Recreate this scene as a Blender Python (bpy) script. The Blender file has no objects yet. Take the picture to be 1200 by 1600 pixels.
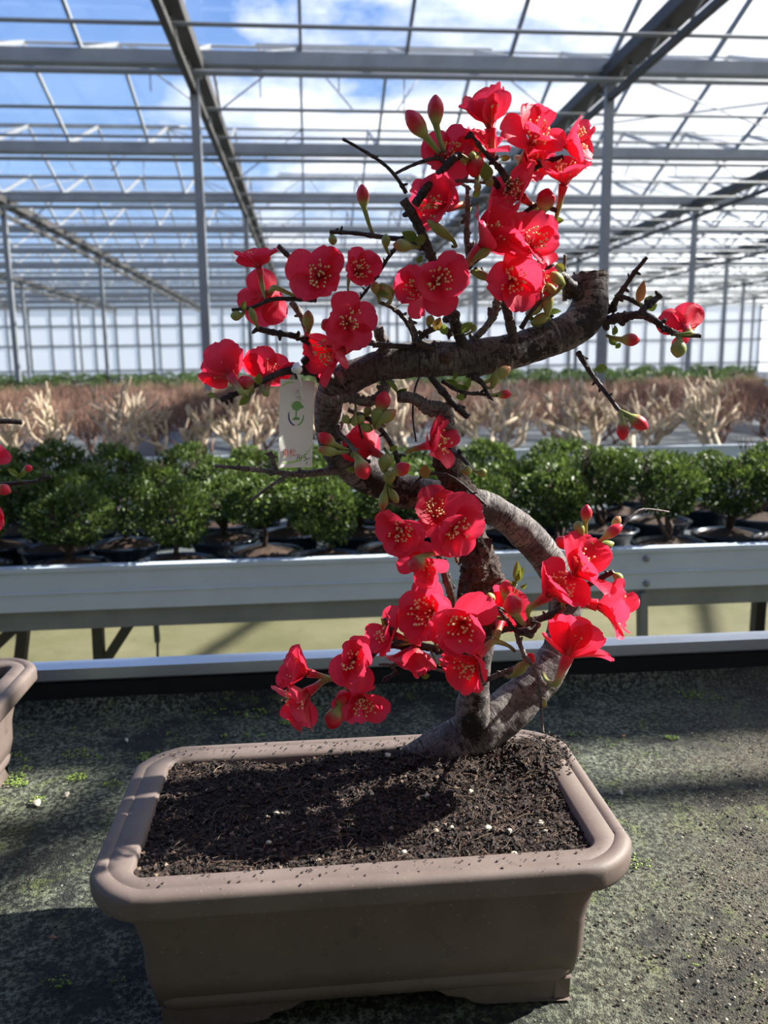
import bpy, bmesh, math, random
import numpy as np
from mathutils import Vector, Matrix, noise as mn
R = random.Random(7)
NR = np.random.RandomState(5)
PI = math.pi
C = bpy.context.scene.collection
sc = bpy.context.scene

# ------------------------------------------------------------------ camera
F = 1290.0
_d = np.array([-120.0, 230.0, -F]); YC = _d / np.linalg.norm(_d)
_u = np.cross([1, 0.0125, 0], _d); ZC = _u / np.linalg.norm(_u)
XC = np.cross(YC, ZC)
M3 = np.array([XC, YC, ZC])                  # camera vector -> world vector (camera stands at the origin)
cd = bpy.data.cameras.new('camera'); cam = bpy.data.objects.new('camera', cd); C.objects.link(cam)
cam.matrix_world = Matrix(M3.tolist()).to_4x4()
cd.sensor_fit = 'VERTICAL'; cd.sensor_height = 36.0; cd.lens = F / 1600 * 36.0
cd.clip_start = 0.02; cd.clip_end = 500
cd.dof.use_dof = True; cd.dof.focus_distance = 0.86; cd.dof.aperture_fstop = 7.0
sc.camera = cam

# ------------------------------------------------------------------ node helpers
class N:
    def __init__(s, nt): s.t = nt; nt.nodes.clear()
    def n(s, typ, ins=None, **kw):
        x = s.t.nodes.new(typ)
        for k, v in kw.items(): setattr(x, k, v)
        for k, v in (ins or {}).items():
            if isinstance(v, bpy.types.NodeSocket): s.t.links.new(v, x.inputs[k])
            else: x.inputs[k].default_value = v
        return x
    def noise(s, vec, scale, detail=4, rough=.55, dist=0):
        return s.n('ShaderNodeTexNoise', {'Vector': vec, 'Scale': scale, 'Detail': detail, 'Roughness': rough, 'Distortion': dist}).outputs['Fac']
    def ramp(s, fac, stops, interp='LINEAR'):
        x = s.n('ShaderNodeValToRGB', {'Fac': fac}); cr = x.color_ramp; cr.interpolation = interp
        while len(cr.elements) < len(stops): cr.elements.new(.5)
        for e, (p, c) in zip(cr.elements, stops):
            e.position = p; e.color = (c, c, c, 1) if isinstance(c, (int, float)) else (*c[:3], 1)
        return x.outputs['Color']
    def mix(s, f, a, b, mode='MIX'):
        x = s.n('ShaderNodeMix', data_type='RGBA', blend_type=mode)
        for k, v in ((0, f), (6, a), (7, b)):
            if isinstance(v, bpy.types.NodeSocket): s.t.links.new(v, x.inputs[k])
            else: x.inputs[k].default_value = v if k == 0 else (*v[:3], 1)
        return x.outputs[2]
    def math(s, op, a, b=0.0, c=0.0, clamp=False):
        x = s.n('ShaderNodeMath', operation=op, use_clamp=clamp)
        for i, v in enumerate((a, b, c)):
            if isinstance(v, bpy.types.NodeSocket): s.t.links.new(v, x.inputs[i])
            else: x.inputs[i].default_value = v
        return x.outputs[0]
    def bump(s, h, st=.3, d=.001):
        return s.n('ShaderNodeBump', {'Height': h, 'Strength': st, 'Distance': d}).outputs[0]
    def obj(s): return s.n('ShaderNodeTexCoord').outputs['Object']
    def attr(s, name, out='Fac'): return s.n('ShaderNodeAttribute', attribute_name=name).outputs[out]
    def out(s, sh): s.n('ShaderNodeOutputMaterial', {'Surface': sh})
    def pbr(s, **kw):
        names = {'col': 'Base Color', 'rough': 'Roughness', 'metal': 'Metallic', 'nor': 'Normal', 'spec': 'Specular IOR Level', 'coat': 'Coat Weight', 'trans': 'Transmission Weight'}
        ins = {}
        for k, v in kw.items():
            if k == 'col' and not isinstance(v, bpy.types.NodeSocket): v = (*v, 1)
            ins[names[k]] = v
        return s.n('ShaderNodeBsdfPrincipled', ins).outputs[0]
def newmat(name):
    m = bpy.data.materials.new(name); m.use_nodes = True
    return m, N(m.node_tree)

# ------------------------------------------------------------------ sky, sun, exposure
SUN = Vector((math.cos(math.radians(38)) * .98, math.cos(math.radians(38)) * .20, math.sin(math.radians(38)))).normalized()
w = bpy.data.worlds.new('sky'); sc.world = w; w.use_nodes = True
n = N(w.node_tree)
dirv = n.n('ShaderNodeTexCoord').outputs['Generated']
sep = n.n('ShaderNodeSeparateXYZ', {0: dirv})
zz = n.math('MAXIMUM', sep.outputs[2], 0.0)
blue = n.ramp(zz, [(0, (.70, .84, 1.0)), (.16, (.36, .60, 1.0)), (.40, (.16, .36, .85)), (1, (.05, .14, .42))])
mp = n.n('ShaderNodeMapping', {'Vector': dirv, 'Location': (0.3, 0.0, 0.15), 'Scale': (1, 1, 2.2)})
c1 = n.noise(mp.outputs[0], 2.3, 7, .56, .25)
front = n.math('MULTIPLY_ADD', sep.outputs[0], .62, n.math('MULTIPLY_ADD', zz, -.38, .13))       # the cloud bank thickens towards the sun's side
cl = n.math('ADD', c1, front)
mask = n.ramp(cl, [(.52, 0), (.64, 1)])
shade = n.noise(mp.outputs[0], 4.1, 5, .5)
cloud = n.ramp(shade, [(.3, (.95, .99, 1.08)), (.55, (1.6, 1.6, 1.62))])
skyc = n.mix(mask, blue, cloud)
bg = n.n('ShaderNodeBackground', {'Color': skyc, 'Strength': 0.92})
n.n('ShaderNodeOutputWorld', {'Surface': bg.outputs[0]})
sl = bpy.data.lights.new('sun', 'SUN'); sl.energy = 13.5; sl.angle = math.radians(.6); sl.color = (1, .95, .87)
so = bpy.data.objects.new('sun', sl); C.objects.link(so); so.rotation_euler = SUN.to_track_quat('Z', 'Y').to_euler()
so.location = (6, 3, 8)
vs = sc.view_settings; vs.view_transform = 'Standard'; vs.look = 'None'; vs.gamma = 1; vs.use_curve_mapping = False; vs.exposure = 0.32
sc.cycles.transparent_max_bounces = 40
sc.cycles.max_bounces = 8

# ------------------------------------------------------------------ geometry helpers
def ray(px, py): return M3 @ np.array([px - 600, 800 - py, -F])
def P(px, py, Y): r = ray(px, py); return Vector(r * Y / r[1])
def PZ(px, py, Z): r = ray(px, py); return Vector(r * Z / r[2])
def pxm(p): return abs((M3.T @ np.array(p))[2]) / F      # metres per pixel at point p
def link(name, me, m=None, parent=None, loc=None):
    o = bpy.data.objects.new(name, me)
    if m is not None and me is not None and not me.materials: me.materials.append(m)
    C.objects.link(o)
    if parent is not None: o.parent = parent
    if loc is not None: o.location = loc
    return o
def mesh(verts, faces, smooth=True, attrs=None, name='mesh'):
    me = bpy.data.meshes.new(name)
    me.from_pydata([tuple(v) for v in verts], [], faces)
    if attrs:
        for k, vals in attrs.items():
            a = me.attributes.new(k, 'FLOAT', 'POINT'); a.data.foreach_set('value', np.asarray(vals, dtype=np.float32))
    if smooth: me.polygons.foreach_set('use_smooth', [True] * len(me.polygons))
    me.update(); return me
class MB:
    def __init__(s): s.v = []; s.f = []; s.t = []; s.a = []
    def tube(s, pts, rad, seg=8, tv=None, cap=True, jit=None, groove=None, flat=False):
        pts = [Vector(p) for p in pts]; k = len(pts)
        if not hasattr(rad, '__len__'): rad = [rad] * k
        tan = [(pts[min(i + 1, k - 1)] - pts[max(i - 1, 0)]).normalized() for i in range(k)]
        u = tan[0].orthogonal().normalized(); b0 = len(s.v); al = 0
        for i in range(k):
            if i:
                al += (pts[i] - pts[i - 1]).length
                u = (u - tan[i] * u.dot(tan[i])).normalized()
            w_ = tan[i].cross(u)
            for j in range(seg):
                th = 2 * PI * j / seg
                r = rad[i]
                dv = u * math.cos(th) + w_ * math.sin(th)
                if jit: r += jit(pts[i] + dv * r, i, th)
                if groove: r *= groove(i / (k - 1), th)
                s.v.append(pts[i] + dv * r); s.t.append(al if tv is None else tv[i]); s.a.append(th)
        for i in range(k - 1):
            for j in range(seg):
                a = b0 + i * seg + j; b = b0 + i * seg + (j + 1) % seg
                s.f.append((a, b, b + seg, a + seg))
        if cap:
            s.f.append(tuple(b0 + j for j in reversed(range(seg)))); e = b0 + (k - 1) * seg
            s.f.append(tuple(e + j for j in range(seg)))
    def box(s, lo, hi, rot=None):
        b0 = len(s.v)
        for z in (lo[2], hi[2]):
            for x, y in ((lo[0], lo[1]), (hi[0], lo[1]), (hi[0], hi[1]), (lo[0], hi[1])):
                v = Vector((x, y, z)); s.v.append(rot @ v if rot else v); s.t.append(0); s.a.append(0)
        for f in ((3, 2, 1, 0), (4, 5, 6, 7), (0, 1, 5, 4), (1, 2, 6, 5), (2, 3, 7, 6), (3, 0, 4, 7)): s.f.append(tuple(b0 + i for i in f))
    def bar(s, a, b, wx, wy):        # rectangular bar from a to b
        a = Vector(a); b = Vector(b); d = (b - a); L = d.length; q = d.to_track_quat('Z', 'Y').to_matrix().to_4x4()
        m = Matrix.Translation(a) @ q; s.box((-wx / 2, -wy / 2, 0), (wx / 2, wy / 2, L), m)
    def quad(s, pts, t=0):
        b0 = len(s.v); s.v += [Vector(p) for p in pts]; s.t += [t] * len(pts); s.a += [0] * len(pts); s.f.append(tuple(range(b0, b0 + len(pts))))
    def mesh(s, smooth=True): return mesh(s.v, s.f, smooth, {'t': s.t, 'ang': s.a})
    def build(s, name, m, parent=None, smooth=True, inv=None):
        if inv is not None: s.v = [inv @ v for v in s.v]
        return link(name, s.mesh(smooth), m, parent)
def spline(pts, rad, sub=6):
    pts = [Vector(p) for p in pts]; k = len(pts)
    if k == 2: sub = max(2, sub)
    op = []; orr = []
    for i in range(k - 1):
        p0, p1, p2, p3 = pts[max(i - 1, 0)], pts[i], pts[i + 1], pts[min(i + 2, k - 1)]
        for j in range(sub):
            t = j / sub
            op.append(.5 * ((2 * p1) + (p2 - p0) * t + (2 * p0 - 5 * p1 + 4 * p2 - p3) * t * t + (3 * p1 - p0 - 3 * p2 + p3) * t ** 3))
            orr.append(rad[i] * (1 - t) + rad[i + 1] * t)
    op.append(pts[-1]); orr.append(rad[-1]); return op, orr
def tag(o, label=None, cat=None, group=None, kind=None):
    if label: o['label'] = label
    if cat: o['category'] = cat
    if group: o['group'] = group
    if kind: o['kind'] = kind
    return o
def empty(name, loc=(0, 0, 0), parent=None):
    o = bpy.data.objects.new(name, None); C.objects.link(o); o.location = loc; o.empty_display_size = .05
    if parent is not None: o.parent = parent
    return o
def cp(o, parent=None):
    c = o.copy(); C.objects.link(c)
    if parent is not None: c.parent = parent
    for k in list(o.children): cp(k, c)
    return c

# ------------------------------------------------------------------ materials
def simple(name, col, rough=.5, metal=0, var=.15, scale=20, bump=0, spec=.5):
    m, n = newmat(name); o = n.obj(); f = n.noise(o, scale)
    a = tuple(c * (1 - var) for c in col); b = tuple(min(1, c * (1 + var)) for c in col)
    kw = {}
    if bump: kw['nor'] = n.bump(n.noise(o, scale * 3), bump, .002)
    n.out(n.pbr(col=n.ramp(f, [(.3, a), (.7, b)]), rough=rough, metal=metal, spec=spec, **kw)); return m
M_steel = simple('galvanised_steel', (.25, .265, .28), .5, .35, .12, 3)
M_dark = simple('dark_steel_truss', (.055, .052, .048), .6, .1, .2, 2)
M_alu = simple('bench_aluminium', (.60, .69, .79), .42, .1, .05, 8)
M_alud = simple('bench_steel_underframe', (.26, .28, .29), .5, .4, .15, 8)
M_rail = simple('rail_aluminium', (.62, .66, .72), .3, .6, .05, 8)
M_leg = simple('leg_steel', (.10, .10, .10), .6, .3, .2, 8)
m, n = newmat('roof_glass'); M_glass = m
o_ = n.obj()
haze = n.ramp(n.noise(o_, .9, 5), [(.35, .008), (.7, .035)])
dif = n.n('ShaderNodeBsdfTranslucent', {'Color': (.92, .95, .98, 1)}).outputs[0]
tr = n.n('ShaderNodeBsdfTransparent', {'Color': (.97, .985, 1, 1)}).outputs[0]
gl = n.n('ShaderNodeBsdfGlossy', {'Color': (1, 1, 1, 1), 'Roughness': .04}).outputs[0]
a = n.n('ShaderNodeMixShader', {0: haze, 1: tr, 2: dif}).outputs[0]
lw = n.n('ShaderNodeFresnel', {'IOR': 1.35}).outputs[0]
n.out(n.n('ShaderNodeMixShader', {0: n.math('MULTIPLY', lw, .15), 1: a, 2: gl}).outputs[0])
m, n = newmat('wall_sheet'); M_wall = m
dif = n.n('ShaderNodeBsdfTranslucent', {'Color': (.60, .64, .68, 1)}).outputs[0]
df2 = n.n('ShaderNodeBsdfDiffuse', {'Color': (.72, .75, .78, 1)}).outputs[0]
a = n.n('ShaderNodeMixShader', {0: .45, 1: dif, 2: df2}).outputs[0]
tr = n.n('ShaderNodeBsdfTransparent').outputs[0]
n.out(n.n('ShaderNodeMixShader', {0: .9, 1: tr, 2: a}).outputs[0])

# ------------------------------------------------------------------ greenhouse structure
H = 3.5; GY = [10.5 + 4.07 * k for k in range(-3, 11)]; RISE = .85; HF = -1.35
TX = [-1.22 + 4.98 * k for k in range(-5, 7)]; X0, X1 = TX[0], TX[-1]; Y0, Y1 = GY[0], GY[-1]
m, n = newmat('mossy_concrete')
o_ = n.obj(); f1 = n.noise(o_, 1.5, 6, .6); f2 = n.noise(o_, 9, 5)
col = n.mix(n.ramp(f1, [(.35, 0), (.65, 1)]), (.10, .098, .040), (.155, .145, .075))
col = n.mix(n.ramp(f2, [(.5, 0), (.8, .5)]), col, (.06, .07, .025))
n.out(n.pbr(col=col, rough=.8, nor=n.bump(f2, .3, .01)))
b = MB(); b.box((X0, Y0, HF - .1), (X1, Y1, HF)); tag(b.build('floor', m, smooth=False), kind='structure')
ceil = tag(empty('ceiling', (0, 0, 0)), kind='structure')
def camdist(p): return math.sqrt(p[0] ** 2 + p[1] ** 2)
def inview(p, mrg=120):
    c = M3.T @ np.array(p)
    if c[2] > -.2: return False
    x = 600 + F * c[0] / -c[2]; y = 800 - F * c[1] / -c[2]
    return -mrg < x < 1200 + mrg and -mrg < y < 1600
b = MB(); b.box((X0, -.1, -.07), (X1, .1, .07)); b.box((X0, -.12, -.085), (X1, .12, -.07)); gm = b.mesh(False)
b = MB(); b.tube([(X0, 0, 0), (X1, 0, 0)], .034, 10); pm1 = b.mesh()
b = MB(); b.tube([(X0, 0, 0), (X1, 0, 0)], .022, 8); pm2 = b.mesh()
for k, y in enumerate(GY):
    link('gutter_beam', gm, M_steel, ceil, (0, y, H))
for k, y in enumerate(GY[:-1]):
    link('heating_pipe', pm1, M_steel, ceil, (0, y - .33, H * .93))
    for q in (1, 2): link('heating_pipe', pm2, M_steel, ceil, (0, y - .33 + 1.357 * q, H * .93))
    link('ridge_bar', pm2, M_steel, ceil, (0, y + 2.035, H + RISE))
    link('purlin', pm2, M_steel, ceil, (0, y + .45, H + .2))
# trusses
for tx in TX:
    t = empty('truss', (tx, 0, 0), ceil)
    b = MB(); b.box((-.13, Y0, H - .16), (.13, Y1, H - .02)); b.build('top_chord', M_dark, t, False)
    b = MB(); b.box((-.035, Y0, H * .9 - .035), (.035, Y1, H * .9 + .035)); b.build('bottom_chord', M_dark, t, False)
    b = MB(); y = Y0; s_ = 0
    while y < Y1 - 1:
        b.tube([(0, y, H * .9), (0, y + .5, H - .12)], .013, 5); b.tube([(0, y + .5, H - .12), (0, y + 1.0, H * .9)], .013, 5); y += 1.017
    o = b.build('web', M_steel, t); o['kind'] = 'stuff'
    b = MB()
    for y in GY[:-1]:
        for sx in (-1, 1): b.tube([(0, y + 2.035, H - .05), (sx * 1.245, y + 2.035, H + RISE)], .012, 5); b.tube([(0, y, H), (sx * 1.245, y + 2.035, H + RISE)], .010, 5)
    o = b.build('roof_struts', M_steel, t); o['kind'] = 'stuff'
# glazing bars + panes
npx = 4; dx = 4.98 / npx
bars = []; panes = []
for k in range(len(GY) - 1):
    for i in range(len(TX) - 1):
        for j in range(npx):
            for sgn in (0, 1):
                x = TX[i] + dx * j; bars.append((x, k, sgn)); panes.append((x + dx / 2, k, sgn))
def roofz(sgn): return (H + .08, H + RISE) if sgn == 0 else (H + RISE, H + .08)
slope = math.atan2(RISE - .08, 2.035); SL = math.hypot(RISE - .08, 2.035)
b = MB(); b.box((-.018, -SL / 2, -.03), (.018, SL / 2, .03)); barm = b.mesh(False); barm.materials.append(M_steel)
b = MB(); b.box((-dx / 2 + .01, -SL / 2, -.003), (dx / 2 - .01, SL / 2, .003)); panem = b.mesh(False)
# a pane is a single sheet
panem = mesh([(-dx / 2 + .01, -SL / 2, 0), (dx / 2 - .01, -SL / 2, 0), (dx / 2 - .01, SL / 2, 0), (-dx / 2 + .01, SL / 2, 0)], [(0, 1, 2, 3)], False); panem.materials.append(M_glass)
def place(lst, me, name, lim):
    key = lambda q: (0 if inview((q[0], GY[q[1]] + 1 + 2 * q[2], H + .45)) else 1, camdist((q[0], GY[q[1]])))
    lst = sorted(lst, key=key); rest = MB()
    for idx, (x, k, sgn) in enumerate(lst):
        loc = (x, GY[k] + (1.0175 if sgn == 0 else 3.0525), H + (RISE + .08) / 2); rx = slope if sgn == 0 else -slope
        if idx < lim:
            o = link(name, me, None, ceil, loc); o.rotation_euler = (rx, 0, 0)
        else:
            mt = Matrix.Translation(loc) @ Matrix.Rotation(rx, 4, 'X'); b0 = len(rest.v)
            for v in me.vertices: rest.v.append(mt @ v.co); rest.t.append(0); rest.a.append(0)
            for p_ in me.polygons: rest.f.append(tuple(b0 + q for q in p_.vertices))
    o = link(name, rest.mesh(False), me.materials[0], ceil); o['kind'] = 'stuff'
place(panes, panem, 'glass_pane', 240); place(bars, barm, 'glazing_bar', 240)
# roof vents, propped open from the ridge
for k in range(2, len(GY) - 1):
    for i in range(1, len(TX) - 2):
        if (i + k) % 2: continue
        xc = TX[i] + 2.3; yr = GY[k] + 2.035; zr = H + RISE + .03
        if not inview((xc, yr, zr), 300): continue
        v = empty('roof_vent', (xc, yr, zr), ceil); b = MB(); W_ = 1.65; D_ = 1.05; up = .28
        c = [(-W_, 0, 0), (W_, 0, 0), (W_, D_, up), (-W_, D_, up)]
        for q in range(4): b.bar(c[q], c[(q + 1) % 4], .04, .03)
        b.bar((0, 0, 0), (0, D_, up), .03, .03); b.build('vent_frame', M_steel, v, False)
        link('vent_pane', mesh(c, [(0, 1, 2, 3)], False), M_glass, v)
        b = MB(); b.tube([(-W_ * .6, D_, up), (-W_ * .2, .2, -.75)], .012, 5); b.tube([(W_ * .6, D_, up), (W_ * .2, .2, -.75)], .012, 5); b.build('push_rod', M_steel, v)
# columns, braces
for tx in TX:
    for k in range(1, len(GY), 2):
        if not inview((tx, GY[k], 0), 200): continue
        b = MB(); b.box((-.05, -.05, HF), (.05, .05, H - .16)); b.box((-.1, -.08, HF), (.1, .08, HF + .02)); b.box((-.09, -.07, H - .2), (.09, .07, H - .16))
        o = b.build('steel_column', M_steel, None, False); o.location = (tx, GY[k], 0); o['kind'] = 'structure'
for (xa, ya, za, xb, yb, zb) in ((TX[6], GY[3], H, TX[7], GY[4], H + .2), (TX[7], GY[3], H, TX[6], GY[4], H + .3), (TX[6], GY[4], H + .1, TX[7], GY[5], H + .1), (TX[7], GY[3], H, TX[8], GY[4], H + .4)):
    b = MB(); b.tube([(xa, ya, za), (xb, yb, zb)], .012, 6); b.build('brace_rod', M_steel, ceil)
# hanging wires
for i in range(26):
    k = 3 + i % 4; x = R.uniform(-.45, .45) * GY[k]
    b = MB(); b.tube([(x, GY[k] - .33, H * .93), (x, GY[k] - .33, H * .93 - R.uniform(.15, .5))], .008, 5); b.build('hanger', M_steel, ceil)
# walls
def wall(name, a, bb, step, mt=None):
    wl = tag(empty(name, (0, 0, 0)), kind='structure'); a = Vector(a); bb = Vector(bb); L = (bb - a).length; d = (bb - a) / L
    m_ = mesh([(a.x, a.y, HF), (bb.x, bb.y, HF), (bb.x, bb.y, H + .1), (a.x, a.y, H + .1)], [(0, 1, 2, 3)], False)
    link('wall_sheet', m_, mt or M_wall, wl)
    b = MB(); k = 0
    while k * step <= L:
        p = a + d * (k * step); b.bar((p.x, p.y, HF), (p.x, p.y, H), .09, .09); k += 1
    o = b.build('mullions', M_steel, wl, False); o['kind'] = 'stuff'
    for z in (-.2, 1.25, 2.4): b = MB(); b.bar((a.x, a.y, z), (bb.x, bb.y, z), .08, .1); b.build('rail', M_steel, wl, False)
wall('wall_back', (X0, Y1, 0), (X1, Y1, 0), 1.245); wall('wall_left', (X0, Y0, 0), (X0, Y1, 0), 2.035, M_glass)
wall('wall_right', (X1, Y0, 0), (X1, Y1, 0), 2.035, M_glass); wall('wall_front_blocker', (X0, Y0, 0), (X1, Y0, 0), 2.49, simple('light_blocking_wall', (.10, .11, .10), .7, 0, .2, 2))  # unseen front wall, added close and dark to cut the fill light

# ------------------------------------------------------------------ benches
BT = -.60      # bench surface
m, n = newmat('bench_mat'); M_mat = m
o_ = n.obj()
sp = n.n('ShaderNodeSeparateXYZ', {0: o_})
big = n.noise(o_, 5.5, 5, .62, .4); mid = n.noise(o_, 34, 8, .75); fine = n.noise(o_, 160, 4, .7); vf = n.noise(o_, 520, 2, .6)
col = n.mix(n.ramp(fine, [(.35, 0), (.68, 1)]), (.005, .007, .007), (.026, .029, .022))
crust = n.ramp(n.math('MULTIPLY_ADD', big, .6, n.math('MULTIPLY', mid, .4)), [(.43, 0), (.52, 1)])
ccol = n.mix(n.ramp(fine, [(.45, 0), (.60, 1)]), (.016, .022, .010), (.25, .27, .19))
col = n.mix(n.math('MULTIPLY', crust, .8), col, ccol)
# brown grit towards the right-hand front of the mat
xm = n.math('MULTIPLY_ADD', sp.outputs[0], 2.0, n.math('MULTIPLY', sp.outputs[1], -1.1))
dm = n.ramp(n.math('ADD', xm, n.math('MULTIPLY', big, .8)), [(.05, 0), (.55, 1)])
dcol = n.ramp(vf, [(.32, (.010, .008, .005)), (.5, (.055, .045, .027)), (.68, (.24, .19, .13))])
col = n.mix(n.math('MULTIPLY', dm, n.ramp(mid, [(.38, .25), (.56, .9)])), col, dcol)
gm_ = n.ramp(n.noise(o_, 13, 6, .7, .6), [(.52, 0), (.66, 1)])
col = n.mix(n.math('MULTIPLY', gm_, n.ramp(fine, [(.42, 0), (.6, .75)])), col, (.16, .20, .045))
h = n.math('ADD', fine, n.math('MULTIPLY', vf, .5))
n.out(n.pbr(col=col, rough=.8, nor=n.bump(h, 1.0, .006)))
M_tray = simple('bench_tray', (.10, .115, .12), .55, 0, .2, 6)
RZ = -.52
ob = tag(empty('growing_bench', (0, .8, BT)), 'bench covered with mossy black fabric that carries the big brown pot', 'bench')
nx, ny = 300, 150; vs_ = []; X = np.linspace(-1.3, 2.0, nx); Yv = np.linspace(-.3, 1.425, ny)
for j in range(ny):
    for i in range(nx):
        p = Vector((X[i], Yv[j], 0)); z = .0022 * mn.fractal(p * 14, 1, 2, 4) + .0012 * mn.noise(p * 70)
        if Yv[j] > 1.405: z += (Yv[j] - 1.405) * 2.2
        vs_.append((X[i], Yv[j], z - .002))
fs = [(j * nx + i, j * nx + i + 1, (j + 1) * nx + i + 1, (j + 1) * nx + i) for j in range(ny - 1) for i in range(nx - 1)]
matob = link('fabric', mesh(vs_, fs), M_mat, ob); matob.location = (0, -.8, 0)
b = MB(); b.box((-1.3, -.3, -.06), (2.0, 1.44, -.006)); o = b.build('tray', M_tray, ob, False); o.location = (0, -.8, 0)
b = MB(); b.box((-1.3, 1.428, .0), (2.0, 1.436, .078)); b.box((-1.3, 1.416, .062), (2.0, 1.46, .082)); b.box((-1.3, 1.452, -.06), (2.0, 1.46, .07))
o = b.build('side_rim', M_rail, ob, False); o.location = (0, -.8, 0)
M_blk = simple('black_liner', (.008, .009, .009), .8, 0, .2, 30)
b = MB(); b.box((-1.3, 1.418, .0), (2.0, 1.427, .055)); o = b.build('liner', M_blk, ob, False); o.location = (0, -.8, 0)
for x in (-1.1, 1.8):
    for y in (-.2, 1.3):
        b = MB(); b.box((x - .03, y - .83, HF - BT), (x + .03, y - .77, -.06)); b.build('leg', M_leg, ob, False)
def bench(ya, yb, xa, xb, label, detail=False):
    t = tag(empty('growing_bench', (0, ya, BT)), label, 'bench'); d = yb - ya
    b = MB(); b.box((xa, 0, -.035), (xb, .018, .08)); b.box((xa, -.004, .072), (xb, .03, .084)); b.box((xa, -.003, .012), (xb, .001, .016)); b.build('side_panel', M_alu, t, False)
    b = MB(); b.box((xa, d - .018, -.035), (xb, d, .08)); b.build('side_panel', M_alu, t, False)
    b = MB(); b.box((xa, .018, -.03), (xb, d - .018, 0)); b.build('tray', M_tray, t, False)
    b = MB(); b.box((xa, .012, -.09), (xb, .05, -.035)); b.box((xa, d - .05, -.09), (xb, d - .012, -.035)); b.build('bearer', M_alud, t, False)
    x = xa + .4
    while x < xb:
        for y in (.25, d - .25): b = MB(); b.box((x - .022, y - .022, HF - BT), (x + .022, y + .022, -.03)); b.build('leg', M_leg, t, False)
        x += 1.55
    return t
bn = bench(2.18, 3.42, -3.2, 4.2, 'aluminium-edged bench of small green bonsai just behind the flowering tree')
# legs, diagonal struts and bracket that show under the near bench
def bb(px, py, Y): v = P(px, py, Y); return (v.x, v.y - 2.18, v.z - BT)
for (xa, ya, xb, yb, wd) in ((40, 960, 22, 1120, .036), (152, 960, 160, 1120, .034), (212, 960, 150, 1056, .036), (50, 955, -60, 1060, .036)):
    b = MB(); b.bar(bb(xa, ya, 2.45), bb(xb, yb, 2.45), wd, .03); b.build('strut', M_leg, bn, False)
b = MB(); b.bar(bb(243, 960, 2.9), bb(246, 1003, 2.9), .018, .018); b.build('strut', M_steel, bn, False)
b = MB(); b.bar(bb(246, 990, 2.9), bb(247, 1100, 2.9), .008, .008); b.build('hook_rod', M_leg, bn, False)
b = MB(); b.bar(bb(1003, 925, 2.19), bb(1004, 1100, 2.19), .036, .02); b.build('bracket', M_steel, bn, False)
for py in (873, 912):
    b = MB(); c = Vector(bb(1010, py, 2.177)); b.tube([c + Vector((0, .004, 0)), c + Vector((0, -.004, 0)), c + Vector((0, -.007, 0))], [.009, .009, .004], 10); b.build('bolt', M_steel, bn)
for (ya, yb, xa, xb, lab) in ((4.85, 8.05, -6, 7, 'bench of bare trimmed shrubs, second beyond the tree'), (8.9, 10.25, -8, 9, 'narrow bench of brown twiggy shrubs, third beyond the tree'),
      (10.75, 13.9, -10, 11, 'bench where brown shrubs give way to green hedge plants'), (14.7, 18.3, -13, 14, 'bench of nearer green hedge plants, fifth beyond the tree'), (19.0, 26.4, -17, 18, 'bench of middle-distance green hedge plants'),
      (27.2, 34.0, -22, 23, 'broad far bench of green hedge plants by the end wall')): bench(ya, yb, xa, xb, lab)

# ------------------------------------------------------------------ leaves / small bonsai
def leafmat(name, dark, light, tw=.3):
    m, n = newmat(name); rnd = n.attr('t')
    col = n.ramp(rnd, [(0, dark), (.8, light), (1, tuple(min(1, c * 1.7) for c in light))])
    a = n.pbr(col=col, rough=.45, spec=.4); t = n.n('ShaderNodeBsdfTranslucent', {'Color': col}).outputs[0]
    n.out(n.n('ShaderNodeMixShader', {0: tw, 1: a, 2: t}).outputs[0]); return m
M_box = leafmat('boxwood_leaf', (.020, .042, .010), (.12, .18, .035))
M_hedge = leafmat('hedge_leaf', (.028, .055, .014), (.10, .16, .045))
M_bark2 = simple('small_bark', (.10, .07, .05), .8, 0, .3, 90, .5)
M_pale = simple('pale_stem', (.50, .40, .28), .75, 0, .3, 14, .4)
M_brown = simple('brown_twig', (.23, .13, .09), .8, 0, .35, 9)
M_navy = simple('navy_glaze', (.018, .028, .045), .22, 0, .3, 12)
M_soil2 = simple('dark_compost', (.06, .036, .024), .9, 0, .6, 120, .9)
def leaves(rr, nleaf, rx, rz, size, cz, blob=True):
    b = MB(); lob = [(Vector((rr.gauss(0, 1), rr.gauss(0, 1), rr.gauss(0, 1) * .7)).normalized(), rr.uniform(.8, 1.18)) for _ in range(9)]
    for _ in range(nleaf):
        d = Vector((rr.gauss(0, 1), rr.gauss(0, 1), rr.gauss(0, 1))).normalized()
        k = max(l[1] * max(0, d.dot(l[0])) ** 2 for l in lob) * .45 + .62
        rad = rr.uniform(.35, 1) ** .45 * k
        p = Vector((d.x * rx * rad, d.y * rx * rad, cz + d.z * rz * rad))
        u = (d + Vector((rr.gauss(0, .6), rr.gauss(0, .6), rr.gauss(0, .6) + .35))).normalized()
        v = u.orthogonal().normalized(); v = Matrix.Rotation(rr.uniform(0, 6.3), 3, u) @ v
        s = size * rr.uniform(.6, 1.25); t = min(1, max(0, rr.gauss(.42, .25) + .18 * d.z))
        b.quad([p - u * s * .5, p + v * s * .26, p + u * s * .5, p - v * s * .26], t)
    return b
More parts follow.
